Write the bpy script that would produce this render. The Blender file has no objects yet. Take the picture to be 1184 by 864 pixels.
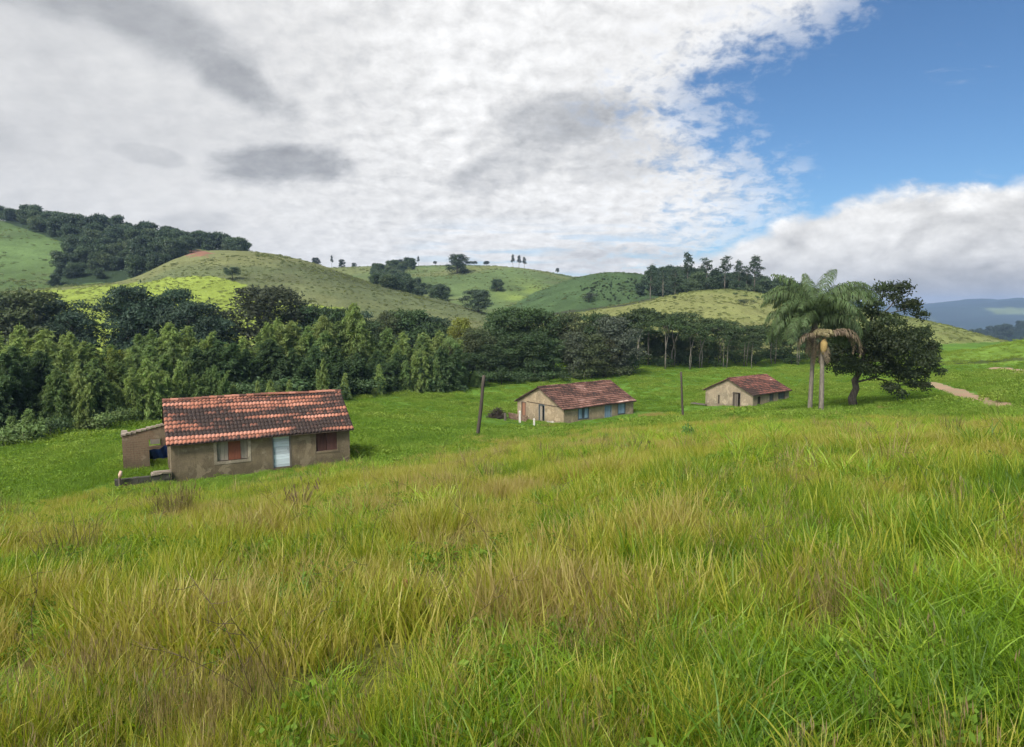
import bpy, math, random
import numpy as np
from mathutils import Vector, Matrix
R = math.radians
random.seed(7)
rng = np.random.default_rng(11)
S = bpy.context.scene
COL = S.collection

# ------------------------------------------------------------------ camera model (photo 1184 x 864)
F = 785.0; PITCH = R(5.53); CP, SP = math.cos(PITCH), math.sin(PITCH)
def ray(px, py):
    xn = (px - 592) / F; yn = (432 - py) / F
    return (xn, CP + yn * SP, -SP + yn * CP)
def at(px, py, Y):
    r = ray(px, py); t = Y / r[1]
    return Vector((r[0] * t, Y, r[2] * t))
def project(x, y, z):
    d = y * CP - z * SP
    d = np.where(np.abs(d) < 1e-3, 1e-3, d)
    return 592 + F * x / d, 432 - F * (y * SP + z * CP) / d, d

# ------------------------------------------------------------------ noise
def hash2(ix, iy, seed):
    n = (ix.astype(np.int64) * 374761393 + iy.astype(np.int64) * 668265263 + seed * 1442695041) & 0xffffffff
    n = ((n ^ (n >> 13)) * 1274126177) & 0xffffffff
    n = n ^ (n >> 16)
    return (n & 0xffff) / 65535.0
def vnoise(x, y, seed=0):
    x = np.asarray(x, float); y = np.asarray(y, float)
    ix = np.floor(x); iy = np.floor(y); fx = x - ix; fy = y - iy
    fx = fx * fx * (3 - 2 * fx); fy = fy * fy * (3 - 2 * fy)
    a = hash2(ix, iy, seed); b = hash2(ix + 1, iy, seed); c = hash2(ix, iy + 1, seed); d = hash2(ix + 1, iy + 1, seed)
    return (a * (1 - fx) + b * fx) * (1 - fy) + (c * (1 - fx) + d * fx) * fy
def fbm(x, y, seed=0, o=4):
    t = 0; a = .5; s = 0
    for k in range(o):
        t = t + a * vnoise(x * 2 ** k, y * 2 ** k, seed + 17 * k); s += a; a *= .5
    return t / s
def sstep(a, b, x):
    t = np.clip((x - a) / (b - a), 0, 1); return t * t * (3 - 2 * t)

# ------------------------------------------------------------------ terrain height
UT = np.linspace(-1.35, 1.35, 280)
YT = np.exp(np.linspace(math.log(.3), math.log(8000), 420))
LY0, LY1 = math.log(.3), math.log(8000)
def u_of(px): return (px - 592) / F
COLS = {
 -300: [(5,-2.6),(15,-5.0),(28,-8.6),(36,-10.4),(55,-12.5),(100,-14),(200,-12)],
 0:    [(5,-2.6),(15,-5.1),(25,-8.0),(31,-9.5),(40,-11.0),(65,-12.9),(120,-14),(200,-13)],
 130:  [(5,-2.55),(15,-4.95),(25,-7.6),(31,-9.1),(36,-9.75),(41,-9.75),(50,-10.6),(70,-12.9),(120,-14),(200,-13)],
 230:  [(5,-2.5),(15,-4.85),(25,-7.2),(33,-9.3),(37,-9.75),(45,-10.1),(75,-12.8),(120,-14),(200,-13)],
 400:  [(5,-2.4),(15,-4.3),(28,-7.1),(36,-9.0),(43,-9.9),(60,-11.4),(80,-12.7),(111,-14),(200,-14)],
 600:  [(5,-2.3),(10,-3.2),(20,-4.95),(40,-8.4),(60,-11.7),(70,-13.6),(80,-14.75),(92,-14.9),(110,-14.5),(128,-14.4),(200,-14)],
 800:  [(5,-2.1),(10,-2.8),(20,-4.3),(40,-7.3),(60,-9.9),(75,-12.2),(84,-13.7),(92,-13.9),(150,-13.9),(250,-13)],
 950:  [(5,-2.0),(10,-2.75),(20,-4.0),(40,-6.8),(55,-8.9),(66,-10.5),(85,-12.0),(110,-12.4),(150,-13.7),(250,-12)],
 1100: [(5,-1.95),(10,-2.6),(20,-3.9),(35,-6.35),(45,-7.85),(60,-9.4),(100,-11.1),(150,-12),(250,-12)],
 1184: [(5,-1.9),(10,-2.5),(20,-3.7),(35,-6.0),(42,-7.1),(60,-8.3),(80,-8.8),(110,-9.3),(150,-11),(250,-12)],
 1450: [(5,-1.8),(10,-2.3),(20,-3.4),(35,-5.0),(45,-6.0),(60,-6.8),(80,-7.2),(110,-7.6),(150,-9),(250,-11)],
}
def build_table():
    ks = sorted(COLS)
    rows = []
    rows = [np.interp(YT, [0.0] + [q[0] for q in COLS[k]] + ([600, 1500, 3000, 9000] if k > 900 else [9000]), [-1.62] + [q[1] for q in COLS[k]] + ([-38, -85, -135, -135] if k > 900 else [-14])) for k in ks]
    rows = np.array(rows)
    T = np.zeros((len(UT), len(YT)))
    us = [u_of(k) for k in ks]
    for j in range(len(YT)): T[:, j] = np.interp(UT, us, rows[:, j])
    for _ in range(4):
        Tp = np.pad(T, ((0, 0), (3, 3)), mode='edge'); T = sum(Tp[:, i:i + T.shape[1]] for i in range(7)) / 7
        Tp = np.pad(T, ((5, 5), (0, 0)), mode='edge'); T = sum(Tp[i:i + T.shape[0]] for i in range(11)) / 11
    return T
TAB = build_table()
# hills: crest as (px, py, Y); foot distance; fall-off distance behind
HILLS = {
 'L': dict(c=[(-700,236,560),(-300,240,520),(0,257,480),(100,270,470),(200,281,465),(250,288,465),(285,293,460),(300,300,450),(330,312,440),(420,335,430),(520,352,430),(700,380,430),(850,400,430),(1200,440,430)], foot=240, back=260, p=1.25),
 'M': dict(c=[(-700,345,300),(-100,346,290),(0,340,290),(60,334,300),(140,327,305),(168,318,320),(212,294,345),(250,290,350),(290,292,350),(330,298,350),(370,307,350),(420,325,345),(470,338,340),(520,350,330),(600,372,320),(700,390,300),(900,430,300)], foot=175, back=170, p=1.25),
 'C': dict(c=[(200,345,620),(300,322,620),(360,309,620),(400,311,620),(440,310,620),(500,309,620),(540,306,615),(570,306,610),(600,309,605),(640,316,600),(665,321,590),(700,331,580),(760,350,560),(850,370,560),(950,395,560),(1200,440,560)], foot=300, back=300, p=1.2),
 'D': dict(c=[(580,352,430),(640,330,430),(660,322,430),(680,318,430),(707,315.5,430),(730,317,430),(770,323,430),(800,325,430),(870,331,430),(900,338,430),(950,348,430),(1000,356,430),(1050,372,430),(1100,396,430),(1200,430,430)], foot=290, back=220, p=1.3),
 'R': dict(c=[(560,385,265),(640,366,270),(700,356,280),(740,347,285),(790,338.5,290),(840,334,295),(870,337,295),(900,344,295),(950,352,295),(1000,358,290),(1060,367.5,280),(1100,377,270),(1150,392,255),(1184,400,250),(1400,410,240)], foot=170, back=130, p=1.3),
 'S': dict(c=[(960,450,150),(1030,432,148),(1085,413,145),(1130,405,140),(1184,393.5,135),(1300,372,130),(1700,330,130)], foot=82, back=70, p=1.0),
 'W': dict(c=[(1080,398,1300),(1130,391,1300),(1160,383,1300),(1184,380,1300),(1260,377,1300),(1400,384,1300),(1700,380,1300)], foot=1000, back=500, p=1.2),
 'B': dict(c=[(-700,357,5600),(700,357,5600),(900,353,5600),(1000,353,5600),(1062,352,5600),(1078,347.5,5600),(1092,349.5,5600),(1108,346,5600),(1127,347.5,5600),(1143,344,5600),(1160,346.5,5600),(1174,343,5600),(1192,348,5600),(1300,350,5600),(1700,347,5600)], foot=3300, back=1500, p=1.1),
}
for n, h in HILLS.items():
    us, zs, ys = [], [], []
    for px, py, Y in h['c']:
        v = at(px, py, Y); us.append(v.x / v.y); zs.append(v.z); ys.append(Y)
    zc = np.interp(UT, us, zs); yc = np.interp(UT, us, ys)
    k = 1 if n == 'B' else 2 if n in 'MRSD' else 3
    for _ in range(2):
        zp = np.pad(zc, k, mode='edge'); zc = sum(zp[i:i + len(UT)] for i in range(2 * k + 1)) / (2 * k + 1)
    h['zc'], h['yc'] = zc, yc
def height_uY(u, Y, which=False):
    fu = np.clip((u - UT[0]) / (UT[1] - UT[0]), 0, len(UT) - 1.001)
    fy = np.clip((np.log(np.maximum(Y, .3)) - LY0) / (LY1 - LY0) * (len(YT) - 1), 0, len(YT) - 1.001)
    i = fu.astype(int); j = fy.astype(int); a = fu - i; b = fy - j
    g = (TAB[i, j] * (1 - a) + TAB[i + 1, j] * a) * (1 - b) + (TAB[i, j + 1] * (1 - a) + TAB[i + 1, j + 1] * a) * b
    z = g; ids = np.zeros(np.shape(g), int)
    X = u * Y
    for n, (name, h) in enumerate(HILLS.items()):
        zc = np.interp(u, UT, h['zc']); yc = np.interp(u, UT, h['yc']); zf = np.minimum({'W': -90.0, 'B': -140.0}.get(name, -15.0), zc - 14)
        t = np.clip((Y - h['foot']) / np.maximum(yc - h['foot'], 1), 0, 1)
        s = .45 * (t * t * (3 - 2 * t)) + .55 * (1 - (1 - t) ** (h['p'] + .35))
        w = 1 - sstep(0, 1, (Y - yc) / h['back'])
        amp = {'L': 4, 'M': 3.6, 'C': 6, 'D': 4, 'R': 2.4, 'S': .35, 'W': 6, 'B': 170}[name]
        sc = {'L': 60, 'M': 55, 'C': 75, 'D': 60, 'R': 40, 'S': 14, 'W': 120, 'B': 520}[name]
        nz = (fbm(X / sc, Y / sc, 5 + n, 4) - .5) * 2 * amp * (t * (1 - .75 * t)) * w * 1.6
        if name == 'S': nz = nz - .9 * sstep(.60, .66, t) * (1 - sstep(.66, .9, t)) * w
        hz = np.where(Y <= yc, zf + (zc - zf) * s, zf + (zc - zf) * w) + nz
        hz = np.where((t <= 0) | (w <= 0), -1e3, hz)
        d = np.clip((hz - z) / 1.2, -1, 1)
        ids = np.where(hz > z, n + 1, ids)
        z = np.maximum(z, hz) + .3 * (1 - np.abs(d)) ** 2
    return (z, ids) if which else z
TM = math.atan(1.3)
def terrain(x, y, which=False):
    x = np.asarray(x, float); y = np.asarray(y, float)
    r = np.hypot(x, y); th = np.arctan2(x, y); tc = np.clip(th, -TM, TM)
    u = np.tan(tc); Y = r * np.cos(tc)
    z, ids = height_uY(u, Y, True)
    w = np.clip((np.abs(th) - R(110)) / R(70), 0, 1) * .5
    if np.any(w > 0):
        z2 = height_uY(-u, Y); z = z * (1 - w) + z2 * w
    z = z - .85 * np.exp(-(r / 13) ** 2)
    ampn = np.clip(r / 6, 0, 1) * .10 + np.clip((r - 30) / 60, 0, 1) * .14
    z = z + (fbm(x / 1.7, y / 1.7, 91, 3) - .5) * 2 * ampn * np.clip(1.2 - r / 900, 0, 1)
    return (z, ids) if which else z
def gz(x, y): return float(terrain(np.array([x]), np.array([y]))[0])
def hit(px, py):
    r = ray(px, py); Ys = np.exp(np.linspace(math.log(1.5), math.log(2500), 2500))
    x = r[0] / r[1] * Ys; z = r[2] / r[1] * Ys
    k = np.argmax(z < terrain(x, Ys)); return Vector((x[k], Ys[k], z[k]))

# ------------------------------------------------------------------ mesh helpers
def mesh_np(name, V, Q, attrs=None, smooth=False):
    V = np.ascontiguousarray(V, np.float32); Q = np.ascontiguousarray(Q, np.int32)
    me = bpy.data.meshes.new(name)
    n = Q.shape[1]
    me.vertices.add(len(V)); me.vertices.foreach_set('co', V.ravel())
    me.loops.add(Q.size); me.loops.foreach_set('vertex_index', Q.ravel())
    me.polygons.add(len(Q)); me.polygons.foreach_set('loop_start', np.arange(0, Q.size, n, dtype=np.int32))
    me.update(calc_edges=True)
    if smooth: me.polygons.foreach_set('use_smooth', np.ones(len(Q), bool))
    for k, (dom, typ, data) in (attrs or {}).items():
        a = me.attributes.new(k, typ, dom)
        if typ == 'FLOAT_COLOR': a.data.foreach_set('color', np.ascontiguousarray(data, np.float32).ravel())
        elif typ == 'FLOAT_VECTOR': a.data.foreach_set('vector', np.ascontiguousarray(data, np.float32).ravel())
        else: a.data.foreach_set('value', np.ascontiguousarray(data))
    return me
class MB:
    """collects polygons for ONE mesh object"""
    def __init__(s): s.v = []; s.f = []; s.t = []
    def poly(s, pts, tone=.5):
        k = len(s.v); s.v += [tuple(p) for p in pts]; s.f.append(tuple(range(k, k + len(pts)))); s.t.append(tone)
    def box(s, lo, hi, M=None, tone=.5, jit=0):
        (a, b, c), (d, e, f) = lo, hi
        p = [Vector(q) for q in ((a,b,c),(d,b,c),(d,e,c),(a,e,c),(a,b,f),(d,b,f),(d,e,f),(a,e,f))]
        if jit: p = [q + Vector((random.uniform(-jit, jit), random.uniform(-jit, jit), random.uniform(-jit, jit))) for q in p]
        if M is not None: p = [M @ q for q in p]
        k = len(s.v); s.v += [tuple(q) for q in p]
        for q in ((0,3,2,1),(4,5,6,7),(0,1,5,4),(1,2,6,5),(2,3,7,6),(3,0,4,7)): s.f.append(tuple(k + i for i in q)); s.t.append(tone)
    def tube(s, pts, rad, n=8, cap=True, tone=.5, wob=0):
        pts = [Vector(p) for p in pts]; k0 = len(s.v)
        for i, p in enumerate(pts):
            d = (pts[min(i + 1, len(pts) - 1)] - pts[max(i - 1, 0)]).normalized()
            a = d.orthogonal().normalized() if abs(d.z) < .95 else Vector((1, 0, 0)); a = (a - d * a.dot(d)).normalized(); b = d.cross(a)
            for j in range(n):
                w = 2 * math.pi * j / n; rr = rad[i] * (1 + random.uniform(-wob, wob))
                s.v.append(tuple(p + (a * math.cos(w) + b * math.sin(w)) * rr))
        for i in range(len(pts) - 1):
            for j in range(n):
                s.f.append((k0 + i * n + j, k0 + i * n + (j + 1) % n, k0 + (i + 1) * n + (j + 1) % n, k0 + (i + 1) * n + j)); s.t.append(tone)
        if cap:
            e = k0 + (len(pts) - 1) * n; s.f.append(tuple(e + j for j in range(n))); s.t.append(tone)
            s.f.append(tuple(k0 + n - 1 - j for j in range(n))); s.t.append(tone)
    def mesh(s, name, mat, smooth=False, bevel=0):
        me = bpy.data.meshes.new(name); me.from_pydata(s.v, [], s.f); me.update()
        a = me.attributes.new('tone', 'FLOAT', 'FACE'); a.data.foreach_set('value', np.array(s.t, np.float32))
        if smooth: me.polygons.foreach_set('use_smooth', np.ones(len(s.f), bool))
        me.materials.append(mat); return me
    def build(s, name, mat, parent=None, smooth=False, M=None):
        o = bpy.data.objects.new(name, s.mesh(name, mat, smooth)); COL.objects.link(o)
        if parent: o.parent = parent
        if M is not None: o.matrix_world = M
        return o
def link(name, me, parent=None, loc=None):
    o = bpy.data.objects.new(name, me); COL.objects.link(o)
    if parent: o.parent = parent
    if loc is not None: o.location = loc
    return o
def tag(o, label=None, cat=None, group=None, kind=None):
    if label: o['label'] = label
    if cat: o['category'] = cat
    if group: o['group'] = group
    if kind: o['kind'] = kind
    return o
def empty(name, loc=(0, 0, 0), rz=0, parent=None):
    o = bpy.data.objects.new(name, None); COL.objects.link(o); o.location = loc; o.rotation_euler = (0, 0, rz)
    o.empty_display_size = .3
    if parent: o.parent = parent
    return o

# ------------------------------------------------------------------ node helper
class G:
    def __init__(s, nt): s.nt = nt; s.L = nt.links
    def n(s, t, **kw):
        x = s.nt.nodes.new(t)
        for k, v in kw.items(): setattr(x, k, v)
        return x
    def put(s, sock, v):
        if hasattr(v, 'node'): s.L.new(v, sock)
        elif v is not None: sock.default_value = v
    def m(s, op, a, b=None, c=None, clamp=False):
        x = s.n('ShaderNodeMath', operation=op, use_clamp=clamp)
        for i, v in enumerate((a, b, c)):
            if v is not None: s.put(x.inputs[i], v)
        return x.outputs[0]
    def ss(s, a, b, v):
        x = s.n('ShaderNodeMapRange', interpolation_type='SMOOTHSTEP')
        s.put(x.inputs['Value'], v); s.put(x.inputs['From Min'], a); s.put(x.inputs['From Max'], b); return x.outputs[0]
    def lin(s, a, b, c, d, v):
        x = s.n('ShaderNodeMapRange'); s.put(x.inputs['Value'], v)
        for k, q in zip(('From Min', 'From Max', 'To Min', 'To Max'), (a, b, c, d)): s.put(x.inputs[k], q)
        return x.outputs[0]
    def mix(s, f, a, b, blend='MIX'):
        x = s.n('ShaderNodeMix', data_type='RGBA', blend_type=blend); x.clamp_factor = True
        def c(v): return (*v, 1) if isinstance(v, tuple) and len(v) == 3 else v
        s.put(x.inputs[0], f); s.put(x.inputs[6], c(a)); s.put(x.inputs[7], c(b)); return x.outputs[2]
    def ramp(s, f, stops, interp='LINEAR'):
        x = s.n('ShaderNodeValToRGB'); cr = x.color_ramp; cr.interpolation = interp
        while len(cr.elements) < len(stops): cr.elements.new(.5)
        for e, (p, c) in zip(cr.elements, stops):
            e.position = p; e.color = (*c, 1) if isinstance(c, tuple) else (c, c, c, 1)
        s.put(x.inputs[0], f); return x.outputs[0]
    def noise(s, vec, scale, detail=4, rough=.55, dist=0, out='Fac'):
        x = s.n('ShaderNodeTexNoise'); x.inputs['Scale'].default_value = scale; x.inputs['Detail'].default_value = detail
        x.inputs['Roughness'].default_value = rough; x.inputs['Distortion'].default_value = dist
        if vec is not None: s.put(x.inputs['Vector'], vec)
        return x.outputs[out]
    def attr(s, name, typ='GEOMETRY', out='Fac'):
        x = s.n('ShaderNodeAttribute', attribute_name=name, attribute_type=typ); return x.outputs[out]
    def dot(s, v, w):
        x = s.n('ShaderNodeVectorMath', operation='DOT_PRODUCT'); s.put(x.inputs[0], v); x.inputs[1].default_value = w; return x.outputs['Value']
    def obj(s): return s.n('ShaderNodeTexCoord').outputs['Object']
    def pos(s): return s.n('ShaderNodeNewGeometry').outputs['Position']
    def scale(s, v, xyz):
        x = s.n('ShaderNodeVectorMath', operation='MULTIPLY'); s.put(x.inputs[0], v); x.inputs[1].default_value = xyz; return x.outputs[0]
    def hsv(s, col, h=.5, sa=1, v=1):
        x = s.n('ShaderNodeHueSaturation'); s.put(x.inputs['Hue'], h); s.put(x.inputs['Saturation'], sa); s.put(x.inputs['Value'], v)
        s.put(x.inputs['Color'], col); return x.outputs[0]
def mat(name):
    m = bpy.data.materials.new(name); m.use_nodes = True; g = G(m.node_tree); g.bsdf = m.node_tree.nodes['Principled BSDF']; g.m_ = m
    g.bsdf.inputs['Specular IOR Level'].default_value = .2
    return m, g
def finish(g, col, rough=.85, bump=None, bs=.3, bd=.05):
    g.put(g.bsdf.inputs['Base Color'], col if not (isinstance(col, tuple) and len(col) == 3) else (*col, 1)); g.put(g.bsdf.inputs['Roughness'], rough)
    if bump is not None:
        b = g.n('ShaderNodeBump'); b.inputs['Strength'].default_value = bs; b.inputs['Distance'].default_value = bd
        g.put(b.inputs['Height'], bump); g.L.new(b.outputs[0], g.bsdf.inputs['Normal'])
def leafy(g, col, trans=.35, rough=.6, spec=.25):
    """diffuse + translucent leaf with a little sheen"""
    nt = g.nt; nt.nodes.remove(g.bsdf); out = [x for x in nt.nodes if x.type == 'OUTPUT_MATERIAL'][0]
    d = g.n('ShaderNodeBsdfDiffuse'); t = g.n('ShaderNodeBsdfTranslucent'); mx = g.n('ShaderNodeMixShader'); mx.inputs[0].default_value = trans
    gl = g.n('ShaderNodeBsdfGlossy'); gl.inputs['Roughness'].default_value = rough; gl.inputs['Color'].default_value = (1, 1, 1, 1)
    mx2 = g.n('ShaderNodeMixShader'); mx2.inputs[0].default_value = .012 * spec / .25
    g.put(d.inputs[0], col); g.L.new(g.hsv(col, .49, 1.1, 1.25), t.inputs[0])
    g.L.new(d.outputs[0], mx.inputs[1]); g.L.new(t.outputs[0], mx.inputs[2])
    g.L.new(mx.outputs[0], mx2.inputs[1]); g.L.new(gl.outputs[0], mx2.inputs[2]); g.L.new(mx2.outputs[0], out.inputs[0])
HAZE = 0.00014
# ------------------------------------------------------------------ ground sheet
def inpoly(px, py, poly):
    c = np.zeros(np.shape(px), bool); n = len(poly)
    for i in range(n):
        (x1, y1), (x2, y2) = poly[i], poly[(i + 1) % n]
        if y1 == y2: continue
        k = ((y1 > py) != (y2 > py)) & (px < (x2 - x1) * (py - y1) / (y2 - y1) + x1)
        c ^= k
    return c
EDGE = [(-400,600),(0,586),(130,571),(200,566),(420,541),(560,514),(640,500),(740,487),(820,480),(900,482),(1000,480),(1184,482),(1600,482)]
def yellow(x, y, z):
    """1 on the dry yellow-green slope, 0 on the lush valley floor"""
    px, py, d = project(x, y, z)
    e = np.interp(px, [q[0] for q in EDGE], [q[1] for q in EDGE])
    e = e + (fbm(x / 3.5, y / 3.5, 33, 3) - .5) * 34
    return np.where(y < 4, 1.0, sstep(-7, 13, py - e)) * (y < 85)
FOREST_L = [(-900,150),(-60,252),(0,255),(70,279),(78,292),(66,310),(58,331),(140,327),(166,319),(205,303),(213,297),(218,291),(230,288),(250,292),(290,298),(292,200),(-900,100)]
MEADOW_B = [(55,334),(150,327),(196,322),(243,319),(284,329),(293,345),(345,350),(402,357),(408,372),(200,420),(-60,420),(-60,352)]
PALE = {  # albedo of the ground by hill
 'L': (.085,.130,.045), 'M': (.110,.130,.058), 'C': (.085,.122,.046), 'D': (.052,.085,.034), 'R': (.150,.170,.055), 'S': (.120,.195,.030), 'W': (.014,.026,.018), 'B': (.028,.046,.040)}
def ground_color(x, y, z, ids):
    px, py, d = project(x, y, z)
    n1 = fbm(x / 9, y / 9, 3, 4); n2 = fbm(x / 2.3, y / 2.3, 8, 4); n3 = fbm(x / 40, y / 40, 12, 4)
    ye = yellow(x, y, z)[:, None]
    cy = np.array([.150,.165,.042]) * (.7 + .6 * n2)[:, None]; cg = np.array([.090,.170,.024]) * (.7 + .6 * n1)[:, None]
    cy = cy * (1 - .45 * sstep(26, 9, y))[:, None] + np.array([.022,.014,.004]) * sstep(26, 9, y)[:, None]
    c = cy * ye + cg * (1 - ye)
    fy = sstep(190, 330, y)[:, None]; c = c * (1 - fy) + np.array([.028,.048,.028]) * (.6 + .8 * n3)[:, None] * fy
    names = list(HILLS)
    for k, nme in enumerate(names):
        m = ids == k + 1
        sc = n3 if nme in 'LMC' else (fbm(x / 500, y / 500, 4, 5) if nme == 'B' else n1)
        col = np.array(PALE[nme]) * (.62 + .76 * sc)[:, None]
        if nme in 'MCR':   # drier yellowish patches of pasture
            col = col * (1 - .45 * sstep(.5, .7, fbm(x / 70 + 3, y / 50, 71, 4)))[:, None] + np.array([.19,.19,.075]) * (.45 * sstep(.5, .7, fbm(x / 70 + 3, y / 50, 71, 4)))[:, None]
        if nme == 'B':
            q = sstep(.53, .66, fbm(x / 260 + 9, y / 420, 21, 4))[:, None]; col = col * (1 - q) + np.array([.14,.18,.08]) * q
            q = sstep(.6, .68, fbm(x / 260 + 3, y / 300, 25, 3))[:, None]; col = col * (1 - q) + np.array([.02,.04,.03]) * q
        if nme == 'C':
            q = (sstep(20, 0, np.hypot((px - 600) / 2.2, py - 338)) * sstep(.35, .6, n3))[:, None]; col = col * (1 - q) + np.array([.20,.26,.06]) * q
        if nme in 'LMCR':   # cattle tracks following the contours
            tk = sstep(.56, .72, vnoise(x / 26 + y / 60, z / (.55 if nme == 'R' else .9), 55)) * sstep(.35, .6, fbm(x / 50, y / 50, 58, 3)); col = col * (1 - .24 * tk)[:, None] + np.array([.16,.13,.075]) * (.16 * tk)[:, None]
        c = np.where(m[:, None], col, c)
    j = (fbm(x / 6, y / 6, 44, 3) - .5)
    pj, qj = px + j * 14, py + j * 6
    lm = (ids == 1) | (ids == 2)
    c = np.where((inpoly(pj, qj, MEADOW_B) & lm)[:, None], np.array([.195,.245,.045]) * (.72 + .5 * n1)[:, None], c)
    c = np.where((inpoly(pj, qj, FOREST_L) & (ids == 1))[:, None], np.array([.028,.045,.022]), c)
    red = inpoly(pj, qj, [(213,289),(232,289.5),(248,293),(236,295.5),(214,297)]) & lm
    c = np.where(red[:, None], np.array([.20,.105,.07]) * (.75 + .5 * n2)[:, None], c)
    # lane edge on the far slope (dark bank) and the track on the near field
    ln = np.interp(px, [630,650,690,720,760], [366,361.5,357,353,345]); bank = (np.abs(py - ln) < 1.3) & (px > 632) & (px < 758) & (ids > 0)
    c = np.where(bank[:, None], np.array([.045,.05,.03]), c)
    s = ids == list(HILLS).index('S') + 1
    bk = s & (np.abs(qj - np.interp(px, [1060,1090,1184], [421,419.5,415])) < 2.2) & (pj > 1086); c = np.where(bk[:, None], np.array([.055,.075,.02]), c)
    tr = (np.abs(py - np.interp(px, [1150,1184,1300], [427,430.5,438])) < np.interp(px, [1150,1172,1184], [.3,2.3,3])) & (px > 1151) & (y < 260) & (y > 60); c = np.where(tr[:, None], np.array([.42,.36,.25]), c)
    return c
def build_ground():
    th = np.concatenate([np.radians(np.linspace(-180, -56, 50)[:-1]), np.radians(np.linspace(-56, 56, 720)), np.radians(np.linspace(56, 180, 50)[1:])])
    r = np.concatenate([[.02], np.exp(np.linspace(math.log(.5), math.log(150), 260)), np.exp(np.linspace(math.log(150), math.log(800), 330))[1:], np.exp(np.linspace(math.log(800), math.log(9000), 110))[1:]])
    nt, nr = len(th), len(r)
    T, RR = np.meshgrid(th, r, indexing='ij'); x = (np.sin(T) * RR).ravel(); y = (np.cos(T) * RR).ravel()
    z, ids = terrain(x, y, True)
    c = ground_color(x, y, z, ids)
    V = np.stack([x, y, z], 1)
    i, j = np.meshgrid(np.arange(nt - 1), np.arange(nr - 1), indexing='ij'); k = (i * nr + j).ravel()
    Q = np.stack([k, k + nr, k + nr + 1, k + 1], 1)[:, ::-1]
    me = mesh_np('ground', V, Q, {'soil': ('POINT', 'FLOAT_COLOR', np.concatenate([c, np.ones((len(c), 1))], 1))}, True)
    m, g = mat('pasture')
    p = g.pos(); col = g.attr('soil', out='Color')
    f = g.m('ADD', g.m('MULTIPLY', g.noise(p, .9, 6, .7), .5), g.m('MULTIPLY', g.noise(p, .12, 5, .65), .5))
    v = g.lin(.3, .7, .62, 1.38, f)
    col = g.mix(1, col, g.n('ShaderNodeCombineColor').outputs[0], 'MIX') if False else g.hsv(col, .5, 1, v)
    h = g.m('ADD', g.noise(p, .55, 5, .65), g.m('MULTIPLY', g.noise(p, 3, 3, .6), .3))
    finish(g, col, .95, h, .6, .9); g.bsdf.inputs['Specular IOR Level'].default_value = .05
    me.materials.append(m)
    o = link('ground', me); tag(o, kind='structure'); return o
build_ground()

# the dirt lane: its own sheet just above the ground
def ribbon(name, pts, w, material, lift=.06):
    P = []
    for a, b in zip(pts[:-1], pts[1:]):
        n = max(2, int((Vector(b) - Vector(a)).length / .7))
        P += [Vector(a).lerp(Vector(b), i / n) for i in range(n)]
    P.append(Vector(pts[-1])); K = 9; V = []
    for i, p in enumerate(P):
        d = (P[min(i + 1, len(P) - 1)] - P[max(i - 1, 0)]).normalized(); nrm = Vector((-d.y, d.x))
        ww = w * (.85 + .3 * float(vnoise(i * .23, 2.2, 5)))
        for k in range(K):
            q = p + nrm * ww * (k / (K - 1) - .5); V.append((q.x, q.y, gz(q.x, q.y) + lift * (1 - abs(k / (K - 1) * 2 - 1) ** 4 * 1.6)))
    Q = [(i * K + k, i * K + k + 1, (i + 1) * K + k + 1, (i + 1) * K + k) for i in range(len(P) - 1) for k in range(K - 1)]
    me = mesh_np(name, np.array(V), np.array(Q), None, True); me.materials.append(material); return link(name, me)
m_lane, g = mat('red_earth')
p = g.pos(); f = g.noise(p, 1.3, 6, .65)
finish(g, g.mix(g.ss(.35, .65, g.noise(p, .35, 4, .6)), g.mix(f, (.27,.15,.095), (.38,.25,.17)), g.mix(f, (.30,.215,.14), (.22,.19,.09))), .95, f, .5, .08)
lane_pts = [tuple(at(*q).xy) for q in ((1075,438,100),(1084,443,93),(1096,449,86),(1112,457,77),(1128,464,69),(1146,472,61),(1165,478,54))]
tag(ribbon('dirt_road', lane_pts, 2.3, m_lane), kind='structure')
lane_two = [tuple(hit(*q).xy) for q in ((1148,425.5),(1158,427),(1170,428.5),(1184,430.5),(1215,434))]
tag(ribbon('dirt_track', lane_two, 2.4, m_lane), kind='structure')
# ------------------------------------------------------------------ houses
def tile_material(name, hue):
    m, g = mat(name)
    t = g.attr('tone'); p = g.obj()
    ap = g.attr('place', out='Vector')
    clean, dull, dark = {'orange': ((.34,.135,.082), (.180,.078,.054), (.040,.028,.024)), 'maroon': ((.165,.082,.060), (.088,.042,.032), (.036,.023,.019)), 'red': ((.185,.075,.055), (.115,.046,.035), (.042,.027,.022))}[hue]
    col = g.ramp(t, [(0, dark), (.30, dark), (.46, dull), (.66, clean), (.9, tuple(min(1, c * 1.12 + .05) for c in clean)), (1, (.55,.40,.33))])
    sp = g.ss(.52, .72, g.noise(p, 9, 5, .7))
    col = g.mix(g.m('MULTIPLY', sp, .55), col, (.05,.04,.035)); col = g.mix(g.m('MULTIPLY', g.ss(.62, .72, g.noise(p, 15, 3, .6)), .5), col, (.42,.36,.30))
    finish(g, col, .9, g.noise(p, 40, 3), .2, .01); return m
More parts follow.
